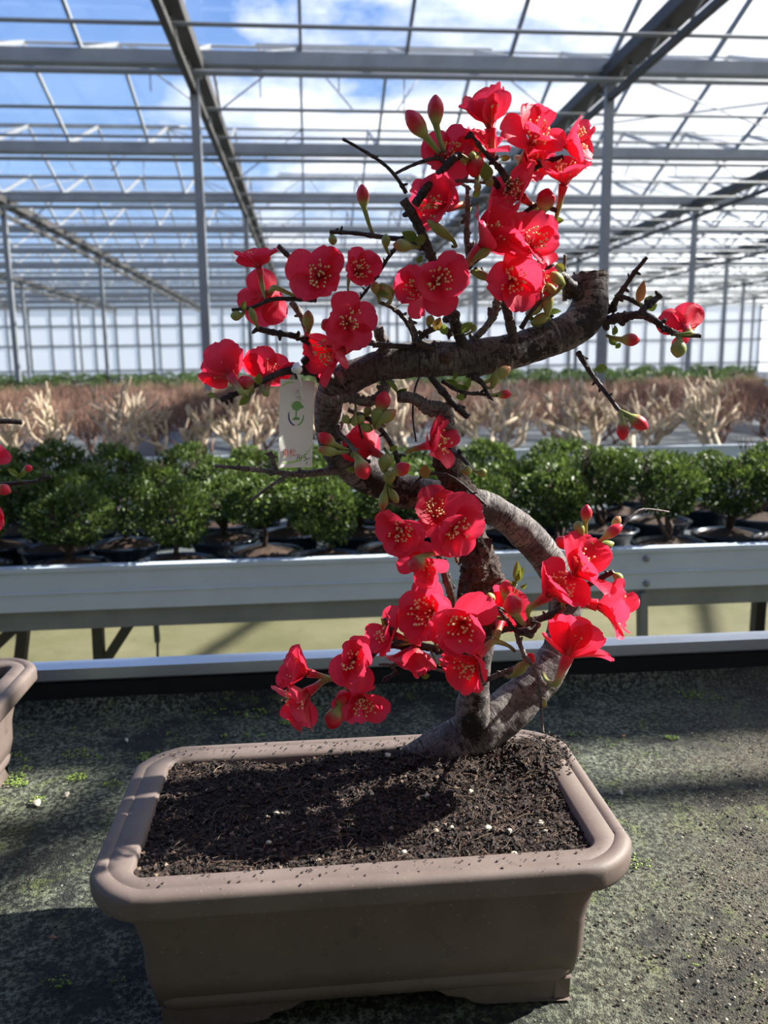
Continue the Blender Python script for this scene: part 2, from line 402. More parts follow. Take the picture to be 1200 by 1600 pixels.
def limb(b, rr, p, d, L, r, depth, spread=.6):
    q = p + d * L * .5 + Vector((rr.gauss(0, .08), rr.gauss(0, .08), 0)) * L; e = q + d * L * .5 + Vector((rr.gauss(0, .1), rr.gauss(0, .1), rr.gauss(0, .05))) * L
    b.tube([p, q, e], [r, r * .85, r * .65], 5 if depth > 1 else 4)
    if depth > 0:
        for _ in range(rr.choice((2, 3))):
            nd = (d + Vector((rr.gauss(0, spread), rr.gauss(0, spread), rr.uniform(.0, .5)))).normalized()
            limb(b, rr, e if rr.random() < .7 else q, nd, L * rr.uniform(.6, .95), r * .6, depth - 1, spread)
# oval glazed pot
def lathe(b, prof, sx=1, sy=1, seg=28):
    b0 = len(b.v)
    for r, z in prof:
        for j in range(seg):
            th = 2 * PI * j / seg; b.v.append(Vector((math.cos(th) * r * sx, math.sin(th) * r * sy, z))); b.t.append(0); b.a.append(0)
    for i in range(len(prof) - 1):
        for j in range(seg):
            a = b0 + i * seg + j; c = b0 + i * seg + (j + 1) % seg; b.f.append((a, c, c + seg, a + seg))
b = MB(); lathe(b, [(.0, 0), (.074, 0), (.077, .006), (.082, .03), (.092, .05), (.101, .056), (.104, .061), (.099, .065), (.091, .063), (.087, .052), (.0, .05)], 1.12, .95)
potm = b.mesh(); potm.materials.append(M_navy)
b = MB(); pr = [(.089, .054), (.07, .061), (.045, .068), (.02, .077), (.0, .08)]; lathe(b, pr, 1.12, .95)
for v in b.v: v.z += .004 * mn.noise(v * 60)
soilm = b.mesh(); soilm.materials.append(M_soil2)
crowns = []; stems = []
for i in range(7):
    rr = random.Random(40 + i); hgt = [.035, .05, .07, .04, .06, .08, .045][i]
    rx = [.125, .112, .118, .135, .115, .12, .11][i]; rz = [.095, .10, .088, .10, .095, .09, .10][i]
    c = leaves(rr, 2300, rx, rz, .019, .070 + hgt + rz * .85).mesh(False); c.materials.append(M_box); crowns.append(c)
    b = MB(); 
    for q in range(3 if i % 2 else 1): limb(b, rr, Vector((rr.gauss(0, .006), rr.gauss(0, .006), .07)), Vector((rr.gauss(0, .25), rr.gauss(0, .25), 1)).normalized(), .05 + hgt * .5, .008, 3, .5)
    s = b.mesh(); s.materials.append(M_bark2); stems.append(s)
ORD = ['first', 'second', 'third', 'fourth', 'fifth', 'sixth', 'seventh', 'eighth', 'ninth', 'tenth', 'eleventh', 'twelfth', 'thirteenth', 'fourteenth', 'fifteenth', 'sixteenth', 'seventeenth', 'eighteenth', 'nineteenth', 'twentieth']
def boxwood(x, y, v, rz, sc_, label):
    t = tag(empty('boxwood_bonsai', (x, y, BT)), label, 'bonsai', 'small boxwood bonsai on the near bench'); t.rotation_euler = (0, 0, 0)
    link('pot', potm, None, t); link('soil', soilm, None, t)
    a = link('trunk', stems[v], None, t); a.rotation_euler.z = rz
    c = link('foliage', crowns[v], None, t); c.rotation_euler.z = rz; c.scale = (sc_,) * 3; c.location.z = .09 * (1 - sc_); c['kind'] = 'stuff'
rowsdef = [
 ('front row', [(-62, 2.33), (97, 2.31), (268, 2.31), (409, 2.40), (507, 2.30), (617, 2.38), (740, 2.33), (872, 2.33), (1050, 2.33), (1142, 2.44), (1240, 2.34)]),
 ('second row', [(-20, 2.60), (82, 2.54), (190, 2.56), (345, 2.60), (450, 2.66), (560, 2.62), (680, 2.60), (800, 2.60), (945, 2.56), (1030, 2.68), (1190, 2.68)]),
 ('third row', [(20, 2.84), (130, 2.82), (245, 2.84), (350, 2.86), (500, 2.90), (610, 2.86), (725, 2.84), (850, 2.84), (970, 2.86), (1100, 2.90), (1215, 2.92)]),
 ('rear row', [(-10, 3.08), (85, 3.10), (190, 3.12), (290, 3.09), (400, 3.12), (510, 3.15), (640, 3.10), (760, 3.10), (880, 3.10), (985, 3.14)])]
k = 0
for rn, lst in rowsdef:
    vis = 0
    for (px, Y) in lst:
        p = P(px, 760, Y); v = (k * 3 + k // 4) % 7
        if 0 <= px <= 1200:
            lab = 'small boxwood, %s from left in the %s' % (ORD[vis], rn); vis += 1
        else: lab = 'small boxwood cut off by the photo edge, %s' % ('left end of the ' + rn if px < 0 else 'right end of the ' + rn)
        boxwood(p.x, Y, v, R.uniform(0, 6.28), R.uniform(.92, 1.08) * (1.12 if Y > 3 and px < 900 else 1), lab); k += 1
# shrubs on the far benches
pales = []
for i in range(6):
    rr = random.Random(200 + i); b = MB()
    for q in range(3): limb(b, rr, Vector((rr.gauss(0, .02), rr.gauss(0, .02), 0)), Vector((rr.gauss(0, .55), rr.gauss(0, .55), 1)).normalized(), .12, .016, 3, .55)
    m_ = b.mesh(); m_.materials.append(M_pale); pales.append(m_)
browns = []
for i in range(8):
    rr = random.Random(300 + i); b = MB()
    for q in range(3):
        limb(b, rr, Vector((rr.gauss(0, .02), rr.gauss(0, .02), 0)), Vector((rr.gauss(0, .5), rr.gauss(0, .5), 1)).normalized(), .10, .010, 2, .6)
    for q in range(260):
        p = Vector((rr.gauss(0, .11), rr.gauss(0, .11), rr.uniform(.12, .26))); d = Vector((rr.gauss(0, .35), rr.gauss(0, .35), 1)).normalized(); L = rr.uniform(.05, .13)
        b.tube([p, p + d * L], [.0028, .0016], 3, cap=False)
    m_ = b.mesh(); m_.materials.append(M_brown); browns.append(m_)
hed = []
for i in range(4):
    b = leaves(random.Random(500 + i), 700, .27, .15, .05, .2)
    for q in range(5): b.tube([(0, 0, 0), (.03 * math.cos(q), .03 * math.sin(q), .1), (.15 * math.cos(q * 1.3), .15 * math.sin(q * 1.3), .25)], [.012, .009, .004], 5)
    m_ = b.mesh(False); m_.materials.append(M_hedge); hed.append(m_)
def halfw(Y): return (-.56 * Y - .2, .42 * Y + .3 + .12 * Y)
def row(Y, step, meshes, name, label, cat, group, sc0=1, number=None):
    xa, xb = halfw(Y); x = xa; cnt = 0; vis = 0
    while x < xb:
        if min(abs(x - q) for q in TX) < .3 and min(abs(Y - q) for q in GY[1::2]) < .5: x += step; continue
        o = link(name, R.choice(meshes), None, None, (x + R.gauss(0, step * .12), Y + R.gauss(0, .05), BT)); s = sc0 * R.uniform(.88, 1.12); o.scale = (s, s, s); o.rotation_euler.z = R.uniform(0, 6.28)
        lab = label
        if number and inview((o.location.x, Y, BT + .2), 0) and vis < len(ORD): lab = number % ORD[vis]; vis += 1
        tag(o, lab, cat, group); x += step; cnt += 1
    return cnt
for Y, nm in ((4.98, 'pale bare shrub, %s from left along the front edge of the second bench'), (5.40, 'pale bare shrub, %s from left in the second row of the second bench')): row(Y, .46, pales, 'bare_shrub', 'pale bare pruned shrub on the second bench, in front of the brown thicket', 'shrub', 'pale bare shrubs on the second bench', 1.4, nm)
for Y in (5.8, 6.25, 6.75, 7.25, 7.75): row(Y, .40, browns, 'twiggy_shrub', 'leafless reddish-brown twiggy shrub at the back of the second bench', 'shrub', 'brown shrubs on the second bench')
for Y in (9.15, 9.85): row(Y, .5, browns, 'twiggy_shrub', 'leafless reddish-brown twiggy shrub on the narrow third bench', 'shrub', 'brown shrubs on the third bench', 1.1)
for Y in (11.1, 11.8): row(Y, .52, browns, 'twiggy_shrub', 'leafless reddish-brown twiggy shrub just in front of the green band', 'shrub', 'brown shrubs on the fourth bench', 1.1)
for Y in (12.6, 13.4, 15.2): row(Y, .55, hed, 'hedge_plant', 'leafy green hedge plant right behind the brown shrubs', 'shrub', 'nearer green hedge plants', .95)
for Y in (17.0, 19.8, 22.2): row(Y, .8, hed, 'hedge_plant', 'leafy green hedge plant in the middle of the green band', 'shrub', 'middle green hedge plants', 1.05)
for Y in (25, 28.2, 31, 33): row(Y, 1.2, hed, 'hedge_plant', 'leafy green hedge plant in the far band below the end wall', 'shrub', 'far green hedge plants', 1.15)

# ------------------------------------------------------------------ the big pot
m, n = newmat('brown_stoneware'); M_pot = m
o_ = n.obj(); f = n.noise(o_, 14, 5, .6); g = n.noise(o_, 300, 3, .6); s_ = n.noise(o_, 38, 4, .6)
col = n.mix(n.ramp(f, [(.3, 0), (.7, 1)]), (.125, .094, .080), (.172, .132, .112))
col = n.mix(n.ramp(s_, [(.62, 0), (.68, .6)]), col, (.10, .072, .060))
col = n.mix(n.ramp(g, [(.66, 0), (.74, .6)]), col, (.40, .35, .30))
n.out(n.pbr(col=col, rough=.62, nor=n.bump(g, .25, .0006)))
def rrect(hx, hy, r, k=10, edge=26):
    pts = []
    cs = [(hx - r, hy - r, 0), (-hx + r, hy - r, 90), (-hx + r, -hy + r, 180), (hx - r, -hy + r, 270)]
    for i, (cx, cy, a0) in enumerate(cs):
        for j in range(k + 1):
            a = math.radians(a0 + 90 * j / k); f_ = j / k; a1_ = math.radians(a0); a2_ = math.radians(a0 + 90); w_ = .45 if r > .03 else 0
            pts.append((cx + r * (math.cos(a) * (1 - w_) + w_ * (math.cos(a1_) * (1 - f_) + math.cos(a2_) * f_)), cy + r * (math.sin(a) * (1 - w_) + w_ * (math.sin(a1_) * (1 - f_) + math.sin(a2_) * f_))))
        nx_ = cs[(i + 1) % 4]; a = math.radians(nx_[2]); e0 = pts[-1]; e1 = (nx_[0] + r * math.cos(a), nx_[1] + r * math.sin(a))
        for j in range(1, edge): pts.append((e0[0] + (e1[0] - e0[0]) * j / edge, e0[1] + (e1[1] - e0[1]) * j / edge))
    return pts
def loops(prof, fix=None, closed_in=True, closed_out=True):
    v = []; f = []; k = None
    for (hx, hy, r, z) in prof:
        ps = rrect(hx, hy, r); k = len(ps)
        for (x, y) in ps:
            p = Vector((x, y, z)); v.append(fix(p, hx, hy) if fix else p)
    for i in range(len(prof) - 1):
        for j in range(k):
            a = i * k + j; b_ = i * k + (j + 1) % k; f.append((a, b_, b_ + k, a + k))
    return v, f, k
def sst(a, b, x): t = min(1, max(0, (x - a) / (b - a))); return t * t * (3 - 2 * t)
def bigpot(cx, cy, label, hx=.243, hy=.141):
    t = tag(empty('bonsai_pot', (cx, cy, BT)), label, 'pot')
    def fix(p, hx_, hy_):
        # sunk panel in each long and short face
        q = p.copy()
        if .048 < p.z < .142:
            zf = sst(.052, .060, p.z) * (1 - sst(.132, .139, p.z))
            if abs(p.y) > hy_ - .002: q.y -= math.copysign(.0065 * zf * (1 - sst(hx_ - .055, hx_ - .046, abs(p.x))), p.y)
            if abs(p.x) > hx_ - .002: q.x -= math.copysign(.0065 * zf * (1 - sst(hy_ - .050, hy_ - .041, abs(p.y))), p.x)
        return q
    hx0, hy0 = hx - .026, hy - .024    # wall under the rim
    pr = [(.01, .01, .004, .016), (hx0 - .034, hy0 - .034, .02, .016), (hx0 - .028, hy0 - .028, .02, .019), (hx0 - .024, hy0 - .024, .022, .022), (hx0 - .018, hy0 - .018, .024, .030), (hx0 - .0165, hy0 - .0165, .024, .037), (hx0 - .019, hy0 - .019, .022, .043), (hx0 - .020, hy0 - .020, .02, .047)]
    for i in range(26):
        z = .0485 + .0037 * i; k_ = (z - .047) / .1; pr.append((hx0 - .020 + .018 * k_, hy0 - .020 + .018 * k_, .02, z))
    pr += [(hx0, hy0, .02, .1445)]
    v, f, k = loops(pr, fix); f.append(tuple(reversed(range(k))))
    link('body', mesh(v, f), M_pot, t)
    zt = .170
    inx, iny = hx - .037, hy - .034
    pr = [(hx0 - .012, hy0 - .012, .02, .142), (hx0 + .002, hy0 + .002, .022, .1435), (hx - .006, hy - .006, .04, .1455), (hx - .0012, hy - .0012, .043, .1475), (hx, hy, .044, .151), (hx, hy, .044, .1635), (hx - .0008, hy - .0008, .044, .1665), (hx - .003, hy - .003, .043, .169), (hx - .006, hy - .006, .041, zt), (hx - .0125, hy - .0125, .038, zt + .0002), (hx - .0135, hy - .0135, .037, zt - .0012), (hx - .0145, hy - .0145, .036, zt - .0012), (hx - .0155, hy - .0155, .036, zt - .0002), (inx + .003, iny + .003, .016, zt - .001), (inx, iny, .014, zt - .004), (inx - .001, iny - .001, .014, zt - .02), (inx - .004, iny - .004, .014, .06), (inx - .01, iny - .01, .014, .03), (.01, .01, .004, .028)]
    v, f, k = loops(pr); link('rim', mesh(v, f), M_pot, t)
    # four bracket feet with a cloud-shaped inner end
    for sx in (-1, 1):
        for sy in (-1, 1):
            b = MB(); ox, oy = hx0 - .026, hy0 - .026
            prof = [(0, 0), (.085, .0), (.095, .004), (.105, .012), (.118, .018)]
            def foot(along, lim):
                pts = [(0, .0), (lim * .62, .0), (lim * .72, .003), (lim * .78, .009), (lim * .9, .012), (lim, .02)]
                th = .016
                for (a0, z0), (a1, z1) in zip(pts[:-1], pts[1:]):
                    vv = []
                    for (a_, z_) in ((a0, z0), (a1, z1)):
                        for dth in (0, th):
                            for zz_ in (z_, .024):
                                if along == 'x': vv.append(Vector((sx * (ox - a_), sy * (oy - dth), zz_)))
                                else: vv.append(Vector((sx * (ox - dth), sy * (oy - a_), zz_)))
                    b0 = len(b.v); b.v += vv; b.t += [0] * 8; b.a += [0] * 8
                    for q in ((0, 1, 3, 2), (4, 6, 7, 5), (0, 4, 5, 1), (2, 3, 7, 6), (0, 2, 6, 4), (1, 5, 7, 3)): b.f.append(tuple(b0 + z for z in q))
            foot('x', .13); foot('y', .07)
            me = b.mesh(False); bm = bmesh.new(); bm.from_mesh(me); bmesh.ops.remove_doubles(bm, verts=bm.verts, dist=1e-5); bmesh.ops.recalc_face_normals(bm, faces=bm.faces); bm.to_mesh(me); bm.free()
            o = link('foot', me, M_pot, t); bv = o.modifiers.new('b', 'BEVEL'); bv.width = .003; bv.segments = 3
    return t
PCX, PCY = .042, .768
bigpot(PCX, PCY, 'brown unglazed rectangular pot holding the flowering bonsai')
bigpot(-.652, 1.10, 'brown pot cut off at the left edge of the photo')
# soil
m, n = newmat('potting_soil'); M_soil = m
o_ = n.obj(); f = n.noise(o_, 45, 6, .7); g = n.noise(o_, 330, 4, .7)
col = n.ramp(g, [(.3, (.008, .005, .004)), (.5, (.028, .017, .012)), (.66, (.075, .044, .030)), (.8, (.15, .10, .07))])
col = n.mix(n.ramp(f, [(.45, 0), (.7, .5)]), col, (.085, .040, .026))
n.out(n.pbr(col=col, rough=.85, nor=n.bump(n.math('ADD', g, f), .9, .004)))
m, n = newmat('soil_crumb'); M_crumb = m
r_ = n.attr('t'); n.out(n.pbr(col=n.ramp(r_, [(0, (.008, .005, .004)), (.6, (.032, .020, .014)), (.9, (.09, .050, .032)), (1, (.22, .16, .11))]), rough=.8))
M_peb = simple('pumice', (.62, .55, .40), .8, 0, .25, 200, .4)
base = PZ(700, 1195, -.447)
def soilz(x, y):
    z = -.4405 + .006 * mn.noise(Vector((x * 14, y * 14, 0)))
    z += .018 * math.exp(-((x - base.x + .01) ** 2 + (y - base.y) ** 2) / .0035)
    z += .020 * math.exp(-((x - .235) ** 2 / .0016 + (y - .835) ** 2 / .0016))    # heap spilling over the right rim
    return z
b = MB(); hx_, hy_ = .2055, .1065; nx, ny = 260, 140
for j in range(ny):
    for i in range(nx):
        x = PCX - hx_ + 2 * hx_ * i / (nx - 1); y = PCY - hy_ + 2 * hy_ * j / (ny - 1)
        p = Vector((x, y, 0)); z = soilz(x, y) + .0035 * mn.fractal(p * 60, .9, 2, 5) + .0018 * mn.noise(p * 300)
        b.v.append(Vector((x, y, z))); b.t.append(0); b.a.append(0)
for j in range(ny - 1):
    for i in range(nx - 1): a = j * nx + i; b.f.append((a, a + 1, a + nx + 1, a + nx))
soil = b.build('potting_soil', M_soil); tag(soil, 'dark crumbly potting soil filling the big brown pot', 'soil', kind='stuff')
OC = [(1, 0, 0), (-1, 0, 0), (0, 1, 0), (0, -1, 0), (0, 0, 1), (0, 0, -1)]; OF = [(0, 2, 4), (2, 1, 4), (1, 3, 4), (3, 0, 4), (2, 0, 5), (1, 2, 5), (3, 1, 5), (0, 3, 5)]
def crumb(b, p, r, t, rr, flat=.7):
    b0 = len(b.v); q = Matrix.Rotation(rr.uniform(0, 6.3), 3, Vector((rr.gauss(0, 1), rr.gauss(0, 1), rr.gauss(0, 1))).normalized())
    for c in OC: d = q @ (Vector(c) * r * rr.uniform(.6, 1.3)); d.z *= flat; b.v.append(p + d); b.t.append(t); b.a.append(0)
    for f in OF: b.f.append(tuple(b0 + k for k in f))
b = MB()
for _ in range(17000):
    x = PCX + R.uniform(-1, 1) * hx_; y = PCY + R.uniform(-1, 1) * hy_
    crumb(b, Vector((x, y, soilz(x, y) + R.uniform(-.001, .004))), R.choice((.0006, .0008, .0011, .0016, .0028)) * R.uniform(.7, 1.3), R.random() ** 1.5, R)
for _ in range(500):     # bits on the heap over the rim and strewn on the rim
    x, y = R.gauss(.253, .012), R.gauss(.84, .018)
    crumb(b, Vector((x, y, -.4285 + max(0, .010 - ((x - .245) ** 2 + (y - .84) ** 2) * 18) * R.random())), R.uniform(.001, .003), R.random() ** 1.5, R)
for _ in range(260):
    if R.random() < .55: x, y = R.uniform(-.19, .16), PCY + .118 + R.gauss(0, .006)
    else: x, y = R.uniform(-.15, .25), PCY - .118 + R.gauss(0, .008)
    crumb(b, Vector((x, y, -.4295)), R.uniform(.0005, .0018), R.random(), R, .5)
o = b.build('soil_crumbs', M_crumb, soil, False); o['kind'] = 'stuff'
b = MB()
for _ in range(1100):
    x = PCX + R.uniform(-1, 1) * hx_ * .98; y = PCY + R.uniform(-1, 1) * hy_ * .98; z = soilz(x, y) + .004; a = R.uniform(0, 6.3); L = R.uniform(.006, .022)
    p0 = Vector((x, y, z)); d = Vector((math.cos(a), math.sin(a), R.uniform(-.1, .3))) * L
    if abs(x + d.x - PCX) > hx_ or abs(y + d.y - PCY) > hy_: continue
    b.tube([p0, p0 + d * .5 + Vector((R.gauss(0, .002), R.gauss(0, .002), .001)), p0 + d], .00035, 3, tv=[R.uniform(.4, 1)] * 3, cap=False)
o = b.build('root_fibres', M_crumb, soil, False); o['kind'] = 'stuff'
for (px, py, r) in ((762, 1296, .0042), (681, 1298, .003), (432, 1270, .0032), (632, 1332, .003), (796, 1300, .0026), (668, 1247, .0035), (606, 1190, .0045), (581, 1243, .0025), (754, 1343, .0034), (706, 1292, .0022), (416, 1273, .0018), (803, 1337, .003), (735, 1240, .003), (420, 1318, .0026), (324, 1237, .002), (852, 1300, .002), (700, 1262, .002), (845, 1286, .0034), (560, 1352, .002), (628, 1183, .0025), (497, 1345, .003)):
    p = PZ(px, py, -.438); p.z = soilz(p.x, p.y) + .003; b = MB(); 
    bm = bmesh.new(); bmesh.ops.create_icosphere(bm, subdivisions=2, radius=r)
    for v in bm.verts: v.co *= 1 + .3 * mn.noise(v.co * 400 + p * 90); v.co.z *= .7
    me = bpy.data.meshes.new('peb'); bm.to_mesh(me); bm.free(); link('pebble', me, M_peb, soil, p)

# ------------------------------------------------------------------ grit, moss and litter on the mat
m, n = newmat('grit'); M_grit = m
n.out(n.pbr(col=n.ramp(n.attr('t'), [(0, (.02, .018, .013)), (.5, (.09, .07, .045)), (.85, (.2, .17, .12)), (1, (.42, .4, .33))]), rough=.85))
m, n = newmat('bright_moss'); M_moss = m
n.out(n.pbr(col=n.ramp(n.attr('t'), [(0, (.07, .12, .02)), (1, (.34, .48, .08))]), rough=.7))
def onpot(x, y, mg=.0): return abs(x - PCX) < .205 + mg and abs(y - PCY) < .11 + mg
b = MB(); k = 0
while k < 26000:
    x = R.uniform(-.6, 1.1); y = R.uniform(.5, 1.39)
    dens = .12 + .88 * sst(.05, .6, 2 * x - 1.1 * y + .45 + .5 * mn.noise(Vector((x * 6, y * 6, 3))))
    if y > 1.3: dens = max(dens, .25)
    if R.random() > dens or onpot(x, y): continue
    crumb(b, Vector((x, y, BT + .001)), R.choice((.0005, .0006, .0008, .0011, .0018, .0024)) * R.uniform(.6, 1.2), R.random() ** 1.2, R, .38); k += 1
o = b.build('grit', M_grit); tag(o, 'brown grit and crumbs scattered over the mossy black fabric', 'grit', kind='stuff')
b = MB()
def tuft(b, x, y, r, nn):
    for _ in range(nn):
        a = R.uniform(0, 6.3); rr_ = r * math.sqrt(R.random()); crumb(b, Vector((x + math.cos(a) * rr_ * 1.3, y + math.sin(a) * rr_, BT + .001)), R.uniform(.0008, .0022), R.random(), R, .8)
for (px, py, r, nn) in ((235, 1182, .018, 90), (120, 1178, .02, 60), (15, 1217, .018, 110), (30, 1225, .01, 60), (120, 1214, .013, 70), (1050, 1153, .009, 60), (940, 1255, .012, 40), (900, 1147, .012, 30), (1000, 1350, .012, 30), (400, 1115, .02, 50), (270, 1108, .02, 60), (450, 1127, .014, 60), (330, 1105, .03, 70), (1100, 1090, .03, 50), (915, 1075, .02, 30), (60, 1250, .01, 30), (175, 1225, .01, 40), (480, 1110, .02, 40), (570, 1110, .02, 40), (1080, 1085, .02, 50)):
    p = PZ(px, py, BT); tuft(b, p.x, p.y, r, nn)
for _ in range(260):
    x = R.uniform(-.6, 1.1); y = R.uniform(.7, 1.39)
    if onpot(x, y, .03): continue
    if mn.noise(Vector((x * 5, y * 5, 9))) > .0: tuft(b, x, y, R.uniform(.004, .012), R.randint(4, 16))
o = b.build('moss', M_moss); tag(o, 'small bright green moss tufts growing on the black fabric', 'moss', kind='stuff')
M_litter = simple('litter', (.5, .45, .36), .8, 0, .3, 100)
for i, (px, py, L, lab) in enumerate(((58, 1256, .022, 'pale dead leaf on the mat left of the pot, below the bright moss clump'), (105, 1243, .014, 'dry curled leaf on the mat between two moss clumps, left of the pot'), (198, 1158, .012, 'small yellowish dead leaf on the mat behind the pot rim corner'), (741, 0, 0, ''), (973, 1151, .014, 'reddish-brown dry leaf lying right of the tree base'), (84, 1468, .012, 'orange-brown leaf scrap on the shaded mat left of the pot'), (970, 1240, .012, 'pale chip on the mossy mat right of the pot'))):
    if not L: continue
    p = PZ(px, py, BT); b = MB(); K = 6; L *= .8; a = R.uniform(0, 6.3); ca, sa = math.cos(a), math.sin(a); rows_ = []
    for q in range(K + 1):
        t = q / K; w_ = L * .3 * math.sin(PI * min(.97, t + .03)) ** .7
        for s in (-1, 0, 1):
            lx, ly = (t - .5) * L, s * w_; b.v.append(Vector((lx * ca - ly * sa, lx * sa + ly * ca, .0012 + .0012 * abs(s) + .0015 * math.sin(t * 5)))); b.t.append(0); b.a.append(0)
    for q in range(K):
        for s in (0, 1): e = q * 3 + s; b.f.append((e, e + 1, e + 4, e + 3))
    o = b.build('dead_leaf', M_litter if i not in (4, 5) else simple('litter_brown', (.25, .12, .06), .7)); o.location = (p.x, p.y, BT)
    sm = o.modifiers.new('s', 'SOLIDIFY'); sm.thickness = .0005; tag(o, lab, 'leaf')


# ------------------------------------------------------------------ the flowering bonsai
def barkmat(name, base, light, dark, stains_and_shade=(), rough=.75, rings=True, bs=.5):
    m, n = newmat(name); o_ = n.obj()
    f = n.noise(o_, 34, 5, .6); g = n.noise(o_, 240, 4, .65)
    col = n.mix(n.ramp(f, [(.42, 0), (.60, 1)]), base, light)
    col = n.mix(n.ramp(g, [(.36, .75), (.52, 0)]), col, dark)
    hgt = n.math('ADD', n.math('MULTIPLY', g, .6), f)
    if rings:
        t = n.attr('t'); an = n.attr('ang')
        cv = n.n('ShaderNodeCombineXYZ', {0: n.math('MULTIPLY', n.math('COSINE', an), .5), 1: n.math('MULTIPLY', n.math('SINE', an), .5), 2: n.math('MULTIPLY', t, 230)}).outputs[0]
        ln = n.noise(cv, 2.2, 3, .5); lm = n.ramp(ln, [(.565, 0), (.61, 1)])
        col = n.mix(n.math('MULTIPLY', lm, .85), col, dark); hgt = n.math('SUBTRACT', hgt, n.math('MULTIPLY', lm, .5))
        l2 = n.ramp(n.noise(cv, .9, 2, .5), [(.66, 0), (.7, .7)]); col = n.mix(l2, col, tuple(min(1, c * 1.5) for c in light))
    for (c, r) in stains_and_shade:
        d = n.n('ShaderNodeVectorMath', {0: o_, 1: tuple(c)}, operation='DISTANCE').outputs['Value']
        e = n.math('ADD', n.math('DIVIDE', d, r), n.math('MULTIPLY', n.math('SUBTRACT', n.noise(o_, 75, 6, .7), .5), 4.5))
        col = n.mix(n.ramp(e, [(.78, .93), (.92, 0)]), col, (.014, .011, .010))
    n.out(n.pbr(col=col, rough=rough, spec=.35, nor=n.bump(hgt, bs, .003))); return m
TY = .84
tree = tag(empty('flowering_bonsai', (base.x, base.y, -.44)), 'gnarled twisting quince bonsai with scarlet red blossoms in the brown pot', 'bonsai')
INV = tree.matrix_world.inverted() if False else Matrix.Translation(-Vector((base.x, base.y, -.44)))
def TP(l):   # list of (px,py,rpx[,Y]) -> points, radii
    ps = []; rs = []; Y = TY
    for q in l:
        if len(q) > 3: Y = q[3]
        p = P(q[0], q[1], Y); ps.append(p); rs.append(q[2] * pxm(p))
    return ps, rs
main = [(600, 1222, 26, .855), (650, 1192, 31, .86), (700, 1170, 38, .862), (745, 1142, 41, .865), (790, 1112, 36, .87), (832, 1075, 31, .875), (862, 1035, 28, .885), (880, 990, 25, .895), (883, 940, 25, .90), (872, 900, 25, .905), (848, 862, 26, .905), (815, 830, 25, .90), (775, 800, 25, .895), (730, 785, 25, .89), (680, 777, 26, .88), (630, 768, 27, .87), (585, 750, 28, .86), (548, 722, 29, .85), (520, 682, 26, .84), (513, 640, 23, .83), (518, 612, 20, .825)]
arm = [(508, 618, 16, .83), (535, 597, 25, .825), (575, 577, 25, .82), (620, 567, 26, .82), (660, 562, 26, .82), (710, 562, 27, .82), (760, 556, 28, .825), (810, 545, 28, .83), (860, 528, 28, .835), (898, 510, 30, .84), (920, 485, 31, .845), (923, 458, 28, .847), (923, 434, 29, .85), (923, 428, 27, .85)]
sec = [(740, 1155, 22, .855), (737, 1120, 26, .85), (741, 1075, 23, .848), (748, 1030, 20, .848), (752, 985, 21, .85), (757, 950, 31, .85), (756, 912, 36, .85), (750, 880, 29, .85), (742, 845, 20, .85), (735, 805, 20, .85), (724, 775, 25, .85), (708, 748, 21, .85), (697, 718, 20, .85), (690, 695, 17, .85)]
st = [(P(738, 1140, .828), .022), (P(752, 1100, .83), .010), (P(842, 548, .80), .030), (P(790, 552, .79), .020), (P(935, 500, .82), .022), (P(540, 600, .80), .010), (P(600, 760, .84), .03), (P(880, 1075, .86), .012)]  # dark bark patches: scar and wet stain, partly shade painted into the colour
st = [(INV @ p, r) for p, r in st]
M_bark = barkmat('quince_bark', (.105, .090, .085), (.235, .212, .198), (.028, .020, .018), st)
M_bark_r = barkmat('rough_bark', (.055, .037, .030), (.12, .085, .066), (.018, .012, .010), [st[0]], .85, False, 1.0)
M_twig = barkmat('twig_bark', (.040, .029, .028), (.095, .073, .068), (.014, .010, .010), (), .5, True, .5)
M_twigl = barkmat('grey_twig', (.15, .125, .12), (.25, .215, .20), (.05, .04, .035), (), .6, True, .5)
def limbmesh(l, seg, sub, amp, freq, rough=0, name='trunk', mt=None, fiss=False):
    ps, rs = TP(l); ps, rs = spline(ps, rs, sub)
    def jit(p, i, th):
        r = rs[i]; d = r * amp * (mn.noise(p * freq) + .5 * mn.noise(p * freq * 2.7)) + r * .16 * mn.noise(p * 22)
        if fiss: d -= r * .16 * abs(mn.noise(Vector((math.cos(th) * 2.6, math.sin(th) * 2.6, i * .05 + 3)))) ** .5; d += r * rough * mn.turbulence(p * 330, 3, False)
        return d
    b = MB(); b.tube(ps, rs, seg, jit=jit); b.build(name, mt, tree, inv=INV); TW.extend(ps)
TW = []
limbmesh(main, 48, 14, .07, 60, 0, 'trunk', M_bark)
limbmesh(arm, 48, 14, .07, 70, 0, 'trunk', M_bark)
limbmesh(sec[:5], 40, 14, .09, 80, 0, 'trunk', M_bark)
limbmesh(sec[4:], 40, 14, .24, 110, .16, 'trunk', M_bark_r, True)
